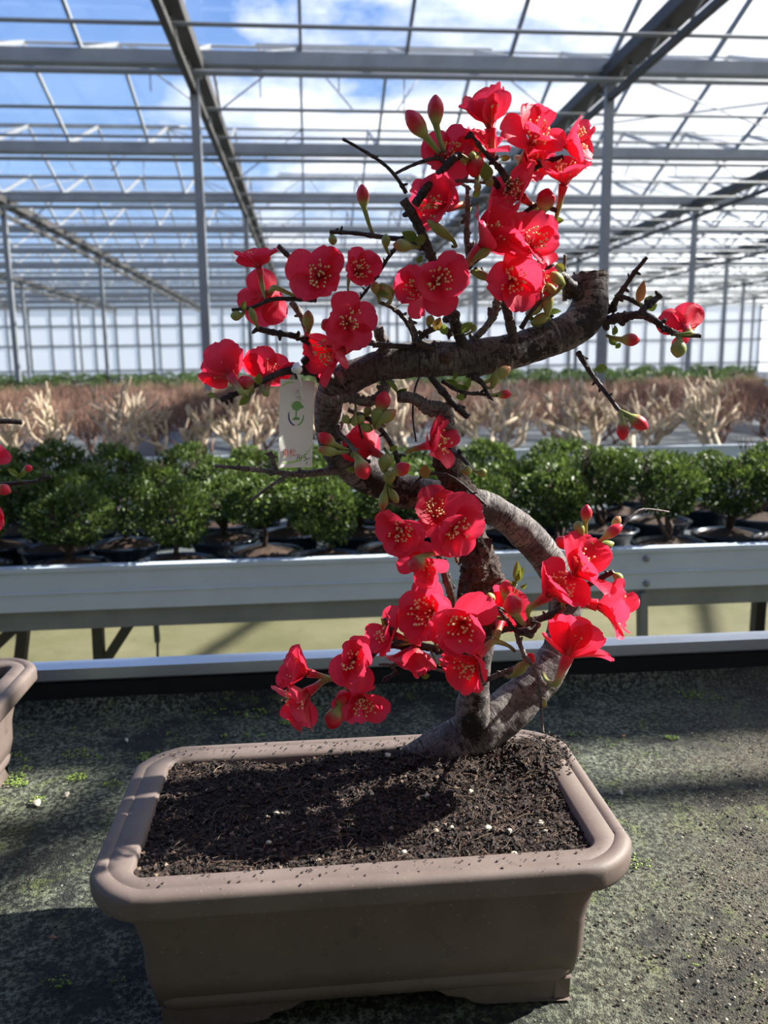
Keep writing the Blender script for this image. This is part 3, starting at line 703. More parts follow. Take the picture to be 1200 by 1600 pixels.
# cut face and ragged rim of the stump
M_cut = simple('weathered_cut', (.10, .075, .055), .9, 0, .4, 160, .9)
c = P(922, 428, .85); r0 = 27 * pxm(c); b = MB(); up = (P(922, 420, .85) - P(923, 440, .85)).normalized()
b.tube([c - up * .004, c, c + up * .0015], [r0 * 1.02, r0 * 1.0, r0 * .7], 30, jit=lambda p, i, th: r0 * .10 * mn.noise(p * 190)); b.build('stump_face', M_cut, tree, inv=INV)
b = MB()
for i in range(15):
    th = R.uniform(0, 2 * PI); d = Vector((math.cos(th), math.sin(th), 0)); sd = Vector((-math.sin(th), math.cos(th), 0)) * R.uniform(.002, .005); hh = R.uniform(.001, .0035); p = c + d * r0 * .93 - up * .004
    b.quad([p - sd, p + sd, p + sd * .6 + up * (hh + .004) + d * .0006, p - sd * .7 + up * (hh * .5 + .004)])
o = b.build('bark_flakes', M_bark_r, tree, False, inv=INV); o['kind'] = 'stuff'; sm = o.modifiers.new('s', 'SOLIDIFY'); sm.thickness = .0016
# old pruning scars and knots (px, py, Y, r px, nx, nz)
for (px, py, Y, r, dx_, dz_) in ((848, 1067, .853, 6, 0, 0), (858, 1071, .857, 6, .3, 0), (690, 640, .835, 5, 0, 0), (917, 940, .875, 7, .6, 0), (840, 977, .80, 6, .6, -.2), (830, 992, .80, 6, .7, -.2), (700, 558, .79, 9, 0, 0), (641, 560, .80, 4, 0, .5), (820, 1075, .86, 6, 0, .2)):
    p = P(px, py, Y); rr_ = r * pxm(p); d = Vector((dx_, -1, dz_)).normalized(); b = MB()
    b.tube([p - d * .012, p + d * .001, p + d * .0025, p + d * .001], [rr_ * 1.25, rr_, rr_ * .8, rr_ * .35], 14, jit=lambda p, i, th: rr_ * .12 * mn.noise(p * 300)); b.build('knot', M_bark_r if r > 6 else M_twigl, tree, inv=INV)
# peeling bark strips on the second trunk
b = MB()
for i in range(26):
    t = R.random(); px = 745 + R.uniform(-24, 26) ; py = 840 + t * 120; p = P(px, py, .832 + abs(px - 752) * .0004)
    q = Vector((R.gauss(0, .004), -.002 - R.random() * .003, -.008 - R.random() * .008)); wd = Vector((R.uniform(.002, .005), 0, R.gauss(0, .001)))
    b.quad([p - wd, p + wd, p + wd * .6 + q, p - wd * .7 + q + Vector((0, -.001, 0))])
o = b.build('bark_flakes', M_bark_r, tree, False, inv=INV); o['kind'] = 'stuff'; sm = o.modifiers.new('s', 'SOLIDIFY'); sm.thickness = .0009
# twigs: material flag, Y, points (px,py), r px start, r px end
TWG = [
 (0, .80, .80, [(635, 302), (620, 278), (598, 255), (562, 232), (535, 217)], 3.4, 2.2),
 (0, .815, .79, [(742, 572), (726, 545), (712, 508), (700, 468), (682, 425), (668, 385), (650, 345), (630, 312)], 10, 7),
 (0, .79, .785, [(648, 320), (668, 292), (690, 268), (707, 250), (720, 241)], 7, 5.5),
 (0, .787, .79, [(695, 255), (683, 247), (650, 256), (618, 271)], 3.6, 2.5),
 (1, .80, .80, [(668, 300), (690, 288), (718, 283), (745, 284), (767, 287)], 3, 2.5),
 (0, .84, .80, [(905, 462), (884, 440), (858, 415), (832, 375), (808, 338), (785, 300), (768, 278)], 11, 5),
 (0, .795, .80, [(798, 292), (780, 262), (760, 240), (732, 207)], 6, 3.5),
 (1, .81, .80, [(734, 410), (729, 370), (731, 330), (730, 290)], 5.5, 3),
 (0, .82, .80, [(806, 545), (798, 510), (785, 465), (762, 435), (742, 420)], 9, 4),
 (1, .80, .81, [(735, 415), (742, 400), (735, 380)], 5, 3),
 (1, .825, .80, [(718, 548), (738, 532), (760, 510), (772, 490), (778, 462)], 5, 6),
 (0, .82, .80, [(815, 512), (828, 490), (846, 470)], 4, 3),
 (0, .835, .83, [(862, 512), (860, 498), (859, 488)], 4, 3),
 (0, .80, .80, [(660, 388), (635, 376), (600, 371), (560, 365), (515, 362)], 5, 3),
 (0, .80, .80, [(665, 390), (632, 380), (610, 398), (590, 430), (560, 470)], 3.5, 2),
 (0, .79, .79, [(500, 440), (482, 428), (460, 408), (434, 384)], 5, 4),
 (0, .78, .78, [(495, 468), (455, 467), (425, 468), (395, 480), (362, 484)], 4, 2.6),
 (0, .80, .79, [(496, 556), (482, 535), (460, 525), (430, 520), (400, 513)], 5, 4.5),
 (1, .82, .80, [(508, 585), (496, 560), (484, 530), (472, 495), (455, 472)], 7, 5),
 (0, .815, .775, [(530, 600), (505, 585), (470, 578), (448, 580), (425, 588), (385, 608), (345, 625)], 8, 4),
 (0, .81, .80, [(508, 592), (492, 578), (474, 560)], 9, 7),
 (0, .81, .79, [(665, 545), (620, 541), (590, 538), (550, 532)], 5, 3.5),
 (1, .82, .805, [(610, 560), (600, 540), (590, 512)], 10, 9),
 (0, .81, .80, [(650, 545), (645, 520), (632, 498), (612, 480), (592, 472)], 5, 3),
 (1, .81, .80, [(655, 545), (648, 520), (640, 500)], 4.5, 4),
 (0, .80, .80, [(680, 545), (655, 535), (665, 520), (690, 512), (705, 525)], 5, 4),
 (1, .82, .80, [(604, 588), (602, 606), (590, 622), (570, 628), (545, 622), (518, 628)], 9, 7),
 (1, .80, .81, [(622, 620), (645, 622), (668, 635), (690, 637), (700, 655), (697, 690)], 9, 11),
 (0, .80, .79, [(672, 588), (692, 612), (710, 632), (732, 652)], 5, 5.5),
 (0, .815, .80, [(730, 585), (752, 597), (760, 610), (765, 621)], 5, 3),
 (0, .81, .80, [(690, 595), (720, 612), (755, 616), (778, 618)], 3, 2.5),
 (0, .84, .80, [(903, 550), (925, 585), (945, 612), (968, 642)], 4.2, 3.2),
 (0, .845, .79, [(940, 502), (970, 496), (1000, 492), (1022, 500), (1040, 514), (1060, 522), (1096, 525)], 8, 3.5),
 (0, .85, .82, [(956, 486), (962, 470), (975, 450), (992, 425), (1011, 402)], 6, 2.8),
 (0, .81, .81, [(968, 462), (985, 468), (1003, 478)], 4, 3.4),
 (0, .80, .80, [(1000, 492), (1008, 480), (1032, 462)], 6, 4.4),
 (1, .84, .80, [(535, 733), (500, 738), (460, 741), (432, 738), (390, 733), (336, 728)], 6.5, 2.6),
 (1, .81, .81, [(432, 738), (428, 726), (421, 706)], 5, 3.5),
 (1, .81, .80, [(450, 742), (425, 758), (392, 782)], 3, 2),
 (0, .83, .79, [(545, 640), (572, 652), (592, 668), (610, 692), (622, 722), (618, 760)], 4.5, 4),
 (0, .83, .80, [(522, 668), (540, 690), (556, 712), (578, 722)], 5, 3),
 (1, .83, .80, [(535, 650), (528, 672), (545, 692), (562, 715)], 4.5, 3),
 (0, .845, .81, [(700, 705), (718, 712), (738, 734)], 4, 3.4),
 (0, .83, .80, [(560, 745), (568, 700), (560, 660), (555, 632)], 2.2, 1.2),
 (0, .83, .80, [(710, 960), (705, 930), (697, 905), (690, 880)], 6.5, 5.5),
 (0, .82, .79, [(702, 915), (690, 875), (668, 860), (640, 862)], 5.5, 3),
 (0, .84, .78, [(752, 990), (780, 984), (812, 977), (844, 967), (872, 954), (908, 921), (936, 905), (958, 893)], 7, 4),
 (0, .80, .79, [(835, 972), (832, 985), (808, 988)], 6, 6),
 (1, .79, .775, [(807, 990), (817, 1018), (839, 1055), (845, 1100), (848, 1145)], 4, 2.2),
 (0, .81, .80, [(868, 955), (888, 905), (905, 870), (918, 838)], 4.2, 3.2),
 (1, .81, .83, [(905, 862), (955, 838), (985, 808), (1005, 796), (1045, 800)], 2.6, 1.6),
 (0, .84, .785, [(745, 1020), (700, 1018), (672, 1012), (640, 1008), (600, 1010), (575, 1030), (560, 1058), (540, 1066)], 7, 4.5),
 (0, .785, .78, [(622, 1008), (612, 990), (601, 966)], 4, 2.6),
 (1, .84, .80, [(755, 1064), (785, 1052), (812, 1042), (835, 1028)], 4.5, 3),
 (1, .84, .82, [(735, 1068), (690, 1048), (640, 1040), (592, 1038)], 2.4, 1.8),
 (0, .79, .78, [(600, 1062), (618, 1050), (610, 1040)], 3.5, 2.5),
 (0, .80, .78, [(808, 990), (785, 960), (775, 948)], 3, 2.4),
 (0, .80, .79, [(812, 978), (800, 960), (780, 950)], 3.4, 2.6),
 (0, .83, .79, [(655, 590), (648, 610), (645, 650), (650, 690)], 1.8, 1.4),
 (0, .83, .82, [(760, 790), (705, 745), (665, 742), (640, 765)], 2.6, 2),
 (1, .84, .83, [(882, 470), (881, 430), (883, 398)], 3.2, 2.8),
 (0, .80, .79, [(800, 350), (840, 320), (870, 330)], 4.5, 3.5),
 (0, .805, .80, [(700, 470), (730, 420), (752, 400)], 5, 4),
 (0, .80, .79, [(790, 300), (812, 280), (850, 255), (880, 245)], 4.5, 3.5),
]
for k, (mt, ya, yb, pts, ra, rb) in enumerate(TWG):
    nn = len(pts); l = [(px, py, ra + (rb - ra) * i / (nn - 1), ya + (yb - ya) * i / (nn - 1)) for i, (px, py) in enumerate(pts)]
    ps, rs = TP(l); ps, rs = spline(ps, rs, 9); nodes = [R.random() for _ in range(len(ps))]
    rs = [r * (1.28 if nodes[i] > .87 else 1) * R.uniform(.93, 1.07) for i, r in enumerate(rs)]
    b = MB(); b.tube(ps, rs, 10, jit=lambda p, i, th: rs[i] * .16 * mn.noise(p * 420))
    for i, p in enumerate(ps[2:-1]):       # small spurs at the nodes
        if nodes[i + 2] > .84 and ra > 2.5:
            d = Vector((R.gauss(0, 1), R.gauss(0, .6) - .3, R.gauss(0, 1))).normalized(); r_ = rs[i + 2]
            b.tube([p, p + d * (r_ + .0012), p + d * (r_ + .0035)], [r_ * .6, r_ * .5, r_ * .25], 6)
    b.build('branch', M_twigl if mt else M_twig, tree, inv=INV); TW.extend(ps)
TWA = np.array([tuple(p) for p in TW])
def nearest(p, d=None):
    q = TWA - np.array(tuple(p)); w_ = (q ** 2).sum(1)
    if d is not None: w_ = w_ + .0006 * (1 + (q @ np.array(tuple(d))) / (np.sqrt(w_) + 1e-6))
    return Vector(TWA[int(np.argmin(w_))])

# petals, stamens
m, n = newmat('petal'); M_petal = m
t = n.attr('t'); o_ = n.obj(); vein = n.noise(n.n('ShaderNodeMapping', {'Vector': o_, 'Scale': (9, 60, 9)}).outputs[0], 1, 3)
col = n.ramp(t, [(0, (.55, .012, .035)), (.35, (.86, .022, .065)), (1, (.92, .045, .115))])
col = n.mix(n.math('MULTIPLY', n.ramp(vein, [(.45, 0), (.7, 1)]), .18), col, (.98, .16, .24))
a = n.pbr(col=col, rough=.42, spec=.35, nor=n.bump(vein, .15, .02)); tl = n.n('ShaderNodeBsdfTranslucent', {'Color': n.mix(.3, col, (1, .08, .16))}).outputs[0]
n.out(n.n('ShaderNodeMixShader', {0: .5, 1: a, 2: tl}).outputs[0])
m, n = newmat('calyx'); M_calyx = m
t = n.attr('t'); col = n.ramp(t, [(0, (.10, .075, .04)), (.12, (.26, .30, .07)), (.42, (.38, .40, .12)), (.58, (.50, .10, .06)), (.72, (.72, .015, .04)), (1, (.84, .02, .06))])
n.out(n.pbr(col=col, rough=.38))
m, n = newmat('stamen'); M_stamen = m
t = n.attr('t'); n.out(n.pbr(col=n.ramp(t, [(0, (.70, .08, .08)), (.55, (.85, .32, .20)), (.72, (.92, .68, .28)), (1, (.95, .80, .42))]), rough=.55))
m, n = newmat('young_leaf'); M_leaf = m
t = n.attr('t'); col = n.ramp(t, [(0, (.16, .22, .03)), (.6, (.25, .34, .05)), (1, (.45, .18, .06))])
n.out(n.n('ShaderNodeMixShader', {0: .35, 1: n.pbr(col=col, rough=.35), 2: n.n('ShaderNodeBsdfTranslucent', {'Color': col}).outputs[0]}).outputs[0])
m, n = newmat('water'); M_water = m
n.out(n.n('ShaderNodeMixShader', {0: .35, 1: n.n('ShaderNodeBsdfTransparent').outputs[0], 2: n.n('ShaderNodeBsdfGlossy', {'Roughness': .02}).outputs[0]}).outputs[0])
def petalmesh(a0, a1, seed, curl=0):
    rr = random.Random(seed); nu, nv = 11, 12; v = []; ts = []; r = z = 0; prof = []
    for j in range(nv):
        t = j / (nv - 1); a = math.radians(a0 + (a1 - a0) * t ** .8 + (curl * t ** 3)); prof.append((r, z, a)); r += math.sin(a) / (nv - 1); z += math.cos(a) / (nv - 1)
    ph = rr.uniform(0, 6)
    for j in range(nv):
        t = j / (nv - 1); r, z, a = prof[j]
        hw = .475 * math.sqrt(max(0, 1 - ((t - .60) / .44) ** 2)) if t > .13 else .05 + .05 * t / .13 + .0
        hw = max(hw, .10 * min(1, t * 6) + .03)
        if j == nv - 1: hw = .22
        if t < .35: hw = hw * sst(-.05, .35, t) + .04
        for i in range(nu):
            u = i / (nu - 1) * 2 - 1; y = u * hw; notch = 0
            tip = -.06 * (u * u) * (t > .8) * (t - .8) * 5 - .12 * (1 - abs(u)) ** 3 * (t > .95) * .4
            cup = .20 * (u * u) * hw * 1.4 + .03 * math.sin(ph + u * 5) * t * t + .025 * math.sin(ph * 2 + u * 9 + t * 4) * t
            v.append((r + tip * math.sin(a) - cup * math.cos(a) * 1, y, z + tip * math.cos(a) + cup * math.sin(a))); ts.append(t)
    f = [(j * nu + i, j * nu + i + 1, (j + 1) * nu + i + 1, (j + 1) * nu + i) for j in range(nv - 1) for i in range(nu - 1)]
    me = mesh(v, f, True, {'t': ts}); me.materials.append(M_petal); return me
PET = {'open': [petalmesh(28, 76, s) for s in range(5)], 'mid': [petalmesh(22, 62, s + 10, 8) for s in range(5)], 'cup': [petalmesh(12, 42, s + 20, 10) for s in range(5)], 'flat': [petalmesh(55, 98, s + 30, 5) for s in range(5)]}
REACH = {'open': .93, 'mid': .74, 'cup': .52, 'flat': 1.0}
def stamenmesh(seed, nst=36, spread=.36, L=.60):
    rr = random.Random(seed); b = MB()
    for i in range(nst):
        a = rr.uniform(0, 6.3); s = spread * math.sqrt(rr.random()); l = L * rr.uniform(.75, 1.1)
        p0 = Vector((math.cos(a) * s * .25, math.sin(a) * s * .25, .05)); p2 = Vector((math.cos(a) * s, math.sin(a) * s, l)); p1 = p0.lerp(p2, .5) + Vector((0, 0, .04))
        b.tube([p0, p1, p2], [.010, .008, .007], 4, tv=[0, .3, .6], cap=False)
        d = (p2 - p1).normalized(); q = p2 + Vector((rr.gauss(0, .01), rr.gauss(0, .01), 0))
        b.tube([q - d * .02, q - d * .004, q + d * .022, q + d * .035], [.009, .030, .027, .007], 6, tv=[.7, .9, 1, 1])
    me = b.mesh(); me.materials.append(M_stamen); return me
STA = [stamenmesh(s) for s in range(4)]
bm = bmesh.new(); bmesh.ops.create_icosphere(bm, subdivisions=2, radius=1)
dropm = bpy.data.meshes.new('drop'); bm.to_mesh(dropm); bm.free(); dropm.polygons.foreach_set('use_smooth', [True] * len(dropm.polygons)); dropm.materials.append(M_water)
def flower(px, py, Rp, f, kind, Y, stem=None, npet=5, roll=None):
    ax = Vector((f[0], -f[2], f[1])).normalized(); c = P(px, py, Y); S = 1.1 * Rp * pxm(c) / REACH[kind]
    org = c - ax * S * .30
    q = ax.to_track_quat('Z', 'Y').to_matrix().to_4x4(); rl = R.uniform(0, 6.28) if roll is None else roll
    mw = Matrix.Translation(org) @ q @ Matrix.Rotation(rl, 4, 'Z')
    tgt = P(*stem) if stem else nearest(org - ax * S * .9, None)
    # calyx cup + tube + stalk
    p1 = org - ax * S * .28; p2 = org - ax * S * .62; dd = tgt - p2
    if dd.length > .055: tgt = p2 + dd.normalized() * .055 if stem is None and dd.length > .09 else tgt
    p3 = p2.lerp(tgt, .55) - ax * S * .08
    ps, rs = spline([org + ax * S * .05, org - ax * S * .08, p1, p2, p3, tgt], [S * .15, S * .13, S * .095, S * .085, S * .05, S * .045], 5)
    k = len(ps); tv = [max(0, 1 - (i / (k - 1)) * 1.05) for i in range(k)]
    b = MB(); b.tube(ps, rs, 10, tv=tv, groove=lambda a_, th: 1 + .06 * math.cos(5 * th) * (1 - a_)); inv = mw.inverted()
    fo = b.build('flower', M_calyx, tree, inv=inv); fo.matrix_local = INV @ mw
    for i in range(npet):
        pe = link('petal', R.choice(PET[kind]), None, fo); s = S * R.uniform(.93, 1.08)
        pm_ = Matrix.Rotation(2 * PI * i / npet + R.gauss(0, .12), 4, 'Z') @ Matrix.Rotation(R.gauss(0, .20), 4, 'Y') @ Matrix.Translation((S * .03, 0, (i % 2) * S * .02)) @ Matrix.Rotation(R.gauss(0, .22), 4, 'X') @ Matrix.Scale(s, 4); pe.matrix_local = pm_
        if R.random() < .75:
            for _ in range(R.choice((1, 2, 3))):
                v = pe.data.vertices[R.choice(range(40, 120))].co; dr = link('water_drop', dropm, None, fo); dr.matrix_local = pm_ @ Matrix.Translation(v) @ Matrix.Scale(R.uniform(.008, .024), 4)
    s_ = link('stamens', R.choice(STA), None, fo); s_.scale = (S,) * 3; s_['kind'] = 'stuff'
FL = [
 (765, 182, 44, (-.15, .95, .25), 'mid', .80, (770, 240, .80)), (835, 215, 52, (.1, .35, .9), 'open', .785, (800, 300, .80)), (893, 222, 40, (.85, .15, .4), 'mid', .80, (860, 262, .80)),
 (884, 275, 46, (.05, .85, .5), 'open', .775, (866, 350, .79)), (702, 242, 44, (.15, .15, .95), 'open', .81, (735, 295, .81)), (750, 235, 34, (0, .85, .45), 'mid', .815, (745, 290, .80)),
 (808, 302, 44, (-.7, .35, .45), 'open', .79, (842, 335, .80)), (686, 322, 44, (-.75, -.1, .45), 'mid', .80, (722, 348, .80)),
 (765, 372, 36, (.55, .6, .3), 'cup', .78, (735, 412, .79)), (833, 380, 46, (.1, .3, .95), 'open', .77, (850, 425, .80)), (800, 438, 50, (-.1, -.15, .95), 'open', .79, None),
 (686, 440, 50, (0, .08, 1), 'open', .755, (700, 400, .79)), (652, 452, 40, (-.55, -.1, .8), 'open', .79, (690, 450, .79)), (500, 430, 50, (.0, .05, 1), 'open', .77, (505, 455, .79)),
 (560, 422, 38, (.3, .2, .9), 'open', .78, (545, 460, .79)), (546, 500, 43, (.15, .25, .95), 'open', .77, (575, 525, .80)), (522, 550, 44, (-.8, -.25, .4), 'mid', .785, (590, 542, .80)),
 (403, 408, 38, (-.12, .95, .35), 'open', .78, (416, 468, .78)), (412, 465, 44, (-.35, -.2, -.75), 'open', .80, (470, 470, .785)), (355, 580, 40, (-.35, .45, -.5), 'mid', .79, (392, 602, .785)),
 (420, 583, 36, (.05, .5, -.6), 'mid', .80, (405, 597, .785)), (1070, 510, 40, (.2, .25, -.9), 'open', .81, (1052, 522, .79)), (682, 692, 36, (.7, .25, .55), 'mid', .79, (632, 712, .80)),
 (577, 702, 34, (-.5, .25, -.6), 'mid', .82, (600, 700, .80)), (626, 828, 44, (-.2, -.05, .95), 'open', .78, (665, 862, .79)), (682, 800, 44, (-.05, .7, .7), 'open', .82, (700, 860, .81)),
 (713, 824, 50, (.05, .12, 1), 'open', .77, (715, 880, .80)), (663, 880, 40, (-.05, -.45, .85), 'open', .785, (690, 868, .79)),
 (907, 886, 46, (.35, .8, .4), 'mid', .78, (885, 940, .79)), (868, 922, 44, (.5, .6, .5), 'mid', .77, (832, 968, .79)), (950, 950, 45, (.9, -.15, .4), 'mid', .78, (882, 953, .79)),
 (893, 1014, 46, (.5, .65, -.45), 'mid', .80, (848, 1052, .86)), (724, 978, 48, (-.15, .05, .98), 'mid', .76, (795, 968, .79)), (668, 958, 44, (-.6, .3, .6), 'mid', .79, (720, 985, .80)),
 (735, 1035, 42, (-.7, -.35, .5), 'mid', .77, (805, 1018, .79)), (645, 1020, 36, (-.3, -.75, .15), 'mid', .80, (685, 1018, .80)), (607, 990, 32, (-.8, .35, .2), 'mid', .79, (618, 1008, .79)),
 (785, 960, 38, (.3, .35, -.7), 'mid', .82, (770, 985, .82)), (555, 1034, 49, (-.05, .12, 1), 'open', .765, (575, 1040, .79)), (568, 1096, 45, (.1, -.4, .9), 'open', .775, (572, 1050, .785)),
 (470, 1048, 34, (-.9, .35, .15), 'mid', .785, (545, 1062, .785)), (468, 1090, 42, (-.75, -.25, .6), 'mid', .775, (548, 1064, .785)),
 (680, 965, 36, (-.2, .6, .7), 'mid', .80, (705, 985, .80)), (830, 250, 36, (.3, -.2, .6), 'open', .81, None), (840, 440, 36, (.5, -.2, .7), 'open', .81, None)]
for q in FL: flower(*q)
def bud(px, py, dx_, dy_, L, Wd, col, Y, stem=None, dt=.1):
    # px,py centre of the bud; L length, Wd half width (px); col 0 green .. 1 red
    c = P(px, py, Y); s = pxm(c); d = Vector((dx_, -dt, dy_)).normalized(); tip = c + d * L * .5 * s; bs = c - d * L * .5 * s
    tg = P(*stem) if stem else nearest(bs); g = tg - bs
    if g.length > .05 and stem is None: tg = bs + g.normalized() * .05
    mid_ = bs.lerp(tg, .5) - d * .15 * L * s
    lo = {0: (.10, .30), .5: (.2, .56), 1: (.22, .95)}[col]
    prof = [(0, .42), (.12, .62), (.3, .9), (.5, 1.0), (.68, .93), (.84, .66), (.95, .34), (1, .12)]
    st, sr = spline([tg, mid_, bs], [Wd * s * .28, Wd * s * .3, Wd * s * .42], 4)
    ps = st[:-1] + [bs.lerp(tip, a_) for a_, _ in prof]; rs = sr[:-1] + [w_ * Wd * s for _, w_ in prof]
    nst = len(st) - 1; tv = [lo[0] * i / nst for i in range(nst)] + [lo[0] + (lo[1] - lo[0]) * (a_ ** .7) for a_, _ in prof]
    k = len(ps); b = MB(); ph = R.uniform(0, 6)
    b.tube(ps, rs, 14, tv=tv, groove=lambda a_, th: 1 + (.09 * abs(math.sin(1.5 * th + ph + a_ * 4)) - .05) * (a_ > .4)); b.build('bud', M_calyx, tree, inv=INV)
BD = [
 (650, 193, -.65, .75, 48, 14, 1, .785, (688, 240, .785)), (681, 172, -.05, 1, 44, 13, 1, .785, (695, 238, .785)), (567, 306, -.1, 1, 34, 10, 1, .80, (584, 368, .80)), (743, 260, -.2, -.9, 34, 15, 1, .80, (745, 290, .80)),
 (852, 312, .2, .9, 34, 15, 1, .79, (838, 342, .79)), (629, 384, -1, .1, 30, 10, .5, .785, (655, 385, .79)), (603, 376, 0, .9, 20, 7, 0, .79), (520, 375, .2, -1, 16, 7, 0, .80), (482, 500, 0, 1, 30, 9, .5, .79), (512, 508, -.5, .6, 22, 11, 1, .79, (530, 525, .80)),
 (985, 531, 1, -.05, 30, 10, 1, .82, (948, 524, .84)), (998, 660, .8, -.55, 34, 11, 1, .79, (968, 642, .80)), (973, 672, 0, -1, 32, 10, 1, .79, (968, 642, .80)), (1060, 545, -.1, -1, 28, 12, 0, .785, (1056, 524, .79)),
 (916, 802, .05, 1, 28, 9, 1, .79, (917, 840, .80)), (905, 825, -.4, .8, 24, 8, 0, .79, (915, 842, .80)), (958, 830, .75, .55, 34, 9, 1, .785, (925, 858, .80)), (963, 815, .5, .8, 20, 7, .5, .80, (940, 850, .80)), (880, 848, -.75, .5, 28, 10, 1, .79, (900, 868, .80)), (945, 853, .9, .3, 30, 8, 0, .79, (925, 862, .80)),
 (801, 946, -.2, .5, 36, 15, 1, .775, (820, 975, .79)), (790, 919, .1, 1, 26, 10, 1, .80, (800, 960, .80)), (766, 935, -.3, .9, 20, 8, 0, .785, (782, 952, .79)), (536, 1090, .3, .3, 26, 12, 1, .77, (560, 1060, .785)), (522, 1122, -.3, -.9, 36, 14, 1, .77, (548, 1065, .785)),
 (650, 881, -.5, -.5, 30, 13, 1, .765, (690, 866, .79)), (510, 686, -.7, .5, 30, 10, 1, .79, (545, 703, .80)), (512, 704, -.9, .2, 30, 9, .5, .79, (545, 705, .80)), (566, 733, .3, -.8, 34, 13, 1, .78, (550, 712, .80)), (627, 733, .8, .4, 30, 11, 1, .78, (606, 742, .79)),
 (598, 628, .2, .9, 34, 12, 1, .79, (600, 665, .80)), (606, 650, .7, .5, 32, 10, .5, .785, (592, 668, .80)), (590, 648, .3, .7, 26, 10, 0, .79, (590, 668, .80)), (540, 655, -.3, .3, 14, 7, 0, .79), (554, 658, -.1, -.8, 16, 7, 0, .79), (563, 655, .3, .3, 15, 7, 0, .79), (575, 642, .2, .6, 14, 7, 0, .80), (572, 668, .5, -.4, 18, 7, 0, .79),
 (599, 782, -.2, -1, 32, 8, .5, .79, (606, 752, .80)), (615, 775, .5, -.85, 26, 7, 0, .79, (606, 755, .80)), (602, 722, .1, .5, 26, 11, 0, .79), (608, 745, -.1, .5, 22, 10, 0, .79), (754, 738, .9, -.1, 14, 7, 0, .80), (730, 735, 1, 0, 16, 8, 0, .80),
 (384, 600, -.5, .8, 28, 13, 1, .78, (392, 605, .78)), (369, 493, -1, -.1, 18, 8, 0, .78), (395, 492, -.3, .9, 26, 6, 0, .78, (403, 512, .79)), (788, 616, 1, .05, 24, 7, 1, .80, (765, 617, .80)), (785, 582, .6, .4, 30, 9, .5, .80, (755, 598, .80)), (773, 592, .2, .8, 26, 7, 0, .80, (757, 600, .80)),
 (827, 1030, .4, .9, 22, 10, 1, .80, (808, 1052, .81)), (813, 1045, .5, .6, 28, 9, 0, .80, (790, 1055, .82)), (856, 472, 0, 1, 36, 9, .5, .815, (860, 498, .83)), (836, 480, .6, .6, 30, 11, .5, .82, (850, 505, .83)), (845, 498, .8, .4, 30, 9, 0, .82, (862, 512, .83)),
 (740, 512, .3, .9, 12, 5, 0, .80), (672, 500, .3, .9, 16, 7, 0, .80, (680, 515, .80)), (602, 456, -.6, .7, 26, 9, .5, .79), (587, 450, -.3, .9, 22, 8, .5, .79), (603, 450, -.8, .4, 26, 7, 0, .79), (738, 243, 0, 1, 12, 6, 0, .795), (725, 250, -1, 0, 14, 7, 0, .795), (765, 285, .5, -.5, 14, 7, 0, .79), (746, 292, .2, -.9, 14, 6, 0, .79),
 (688, 360, -.7, .5, 52, 8, 0, .785, (705, 385, .79)), (755, 395, .5, .3, 26, 8, 0, .78), (752, 430, .8, -.3, 34, 7, 0, .79, (765, 438, .80)), (697, 1038, -.8, .1, 20, 6, 0, .80), (670, 1040, -.9, .1, 22, 6, 0, .80), (966, 902, .6, -.5, 18, 7, 0, .78), (851, 1100, 0, -1, 12, 4, .5, .775), (870, 435, -.3, .2, 30, 9, 0, .80), (860, 452, .6, -.6, 24, 8, 0, .81)]
for q in BD: bud(*q)
def leafobj(px, py, ang, L, Y, t0=.3, wd=.34, parent=None, inv=None):
    c = P(px, py, Y); s = pxm(c); a = math.radians(ang); d = Vector((math.cos(a), R.gauss(0, .25), math.sin(a))).normalized(); nrm = Vector((R.gauss(0, .3), -1, R.gauss(0, .5) + .3)).normalized(); sd = d.cross(nrm).normalized(); nrm = sd.cross(d)
    b = MB(); K = 7; Lm = L * s; p0 = c - d * Lm * .5
    for q in range(K + 1):
        t = q / K; w_ = Lm * wd * math.sin(PI * t ** .8) ** .8 if 0 < q < K else Lm * .02
        for u in (-1, -.5, 0, .5, 1): b.v.append(p0 + d * Lm * t + sd * w_ * u + nrm * (abs(u) * w_ * .45 - .25 * Lm * (t - .5) ** 2)); b.t.append(min(1, t0 + .25 * t * abs(u))); b.a.append(0)
    for q in range(K):
        for s_ in range(4): e = q * 5 + s_; b.f.append((e, e + 1, e + 6, e + 5))
    tg = nearest(p0) if inv is None else p0
    if (tg - p0).length < .03 and (tg - p0).length > .001: b.tube([tg, p0], Lm * .035, 5, tv=[.3, .3])
    b.build('leaf', M_leaf, parent or tree, inv=INV if inv is None else inv)
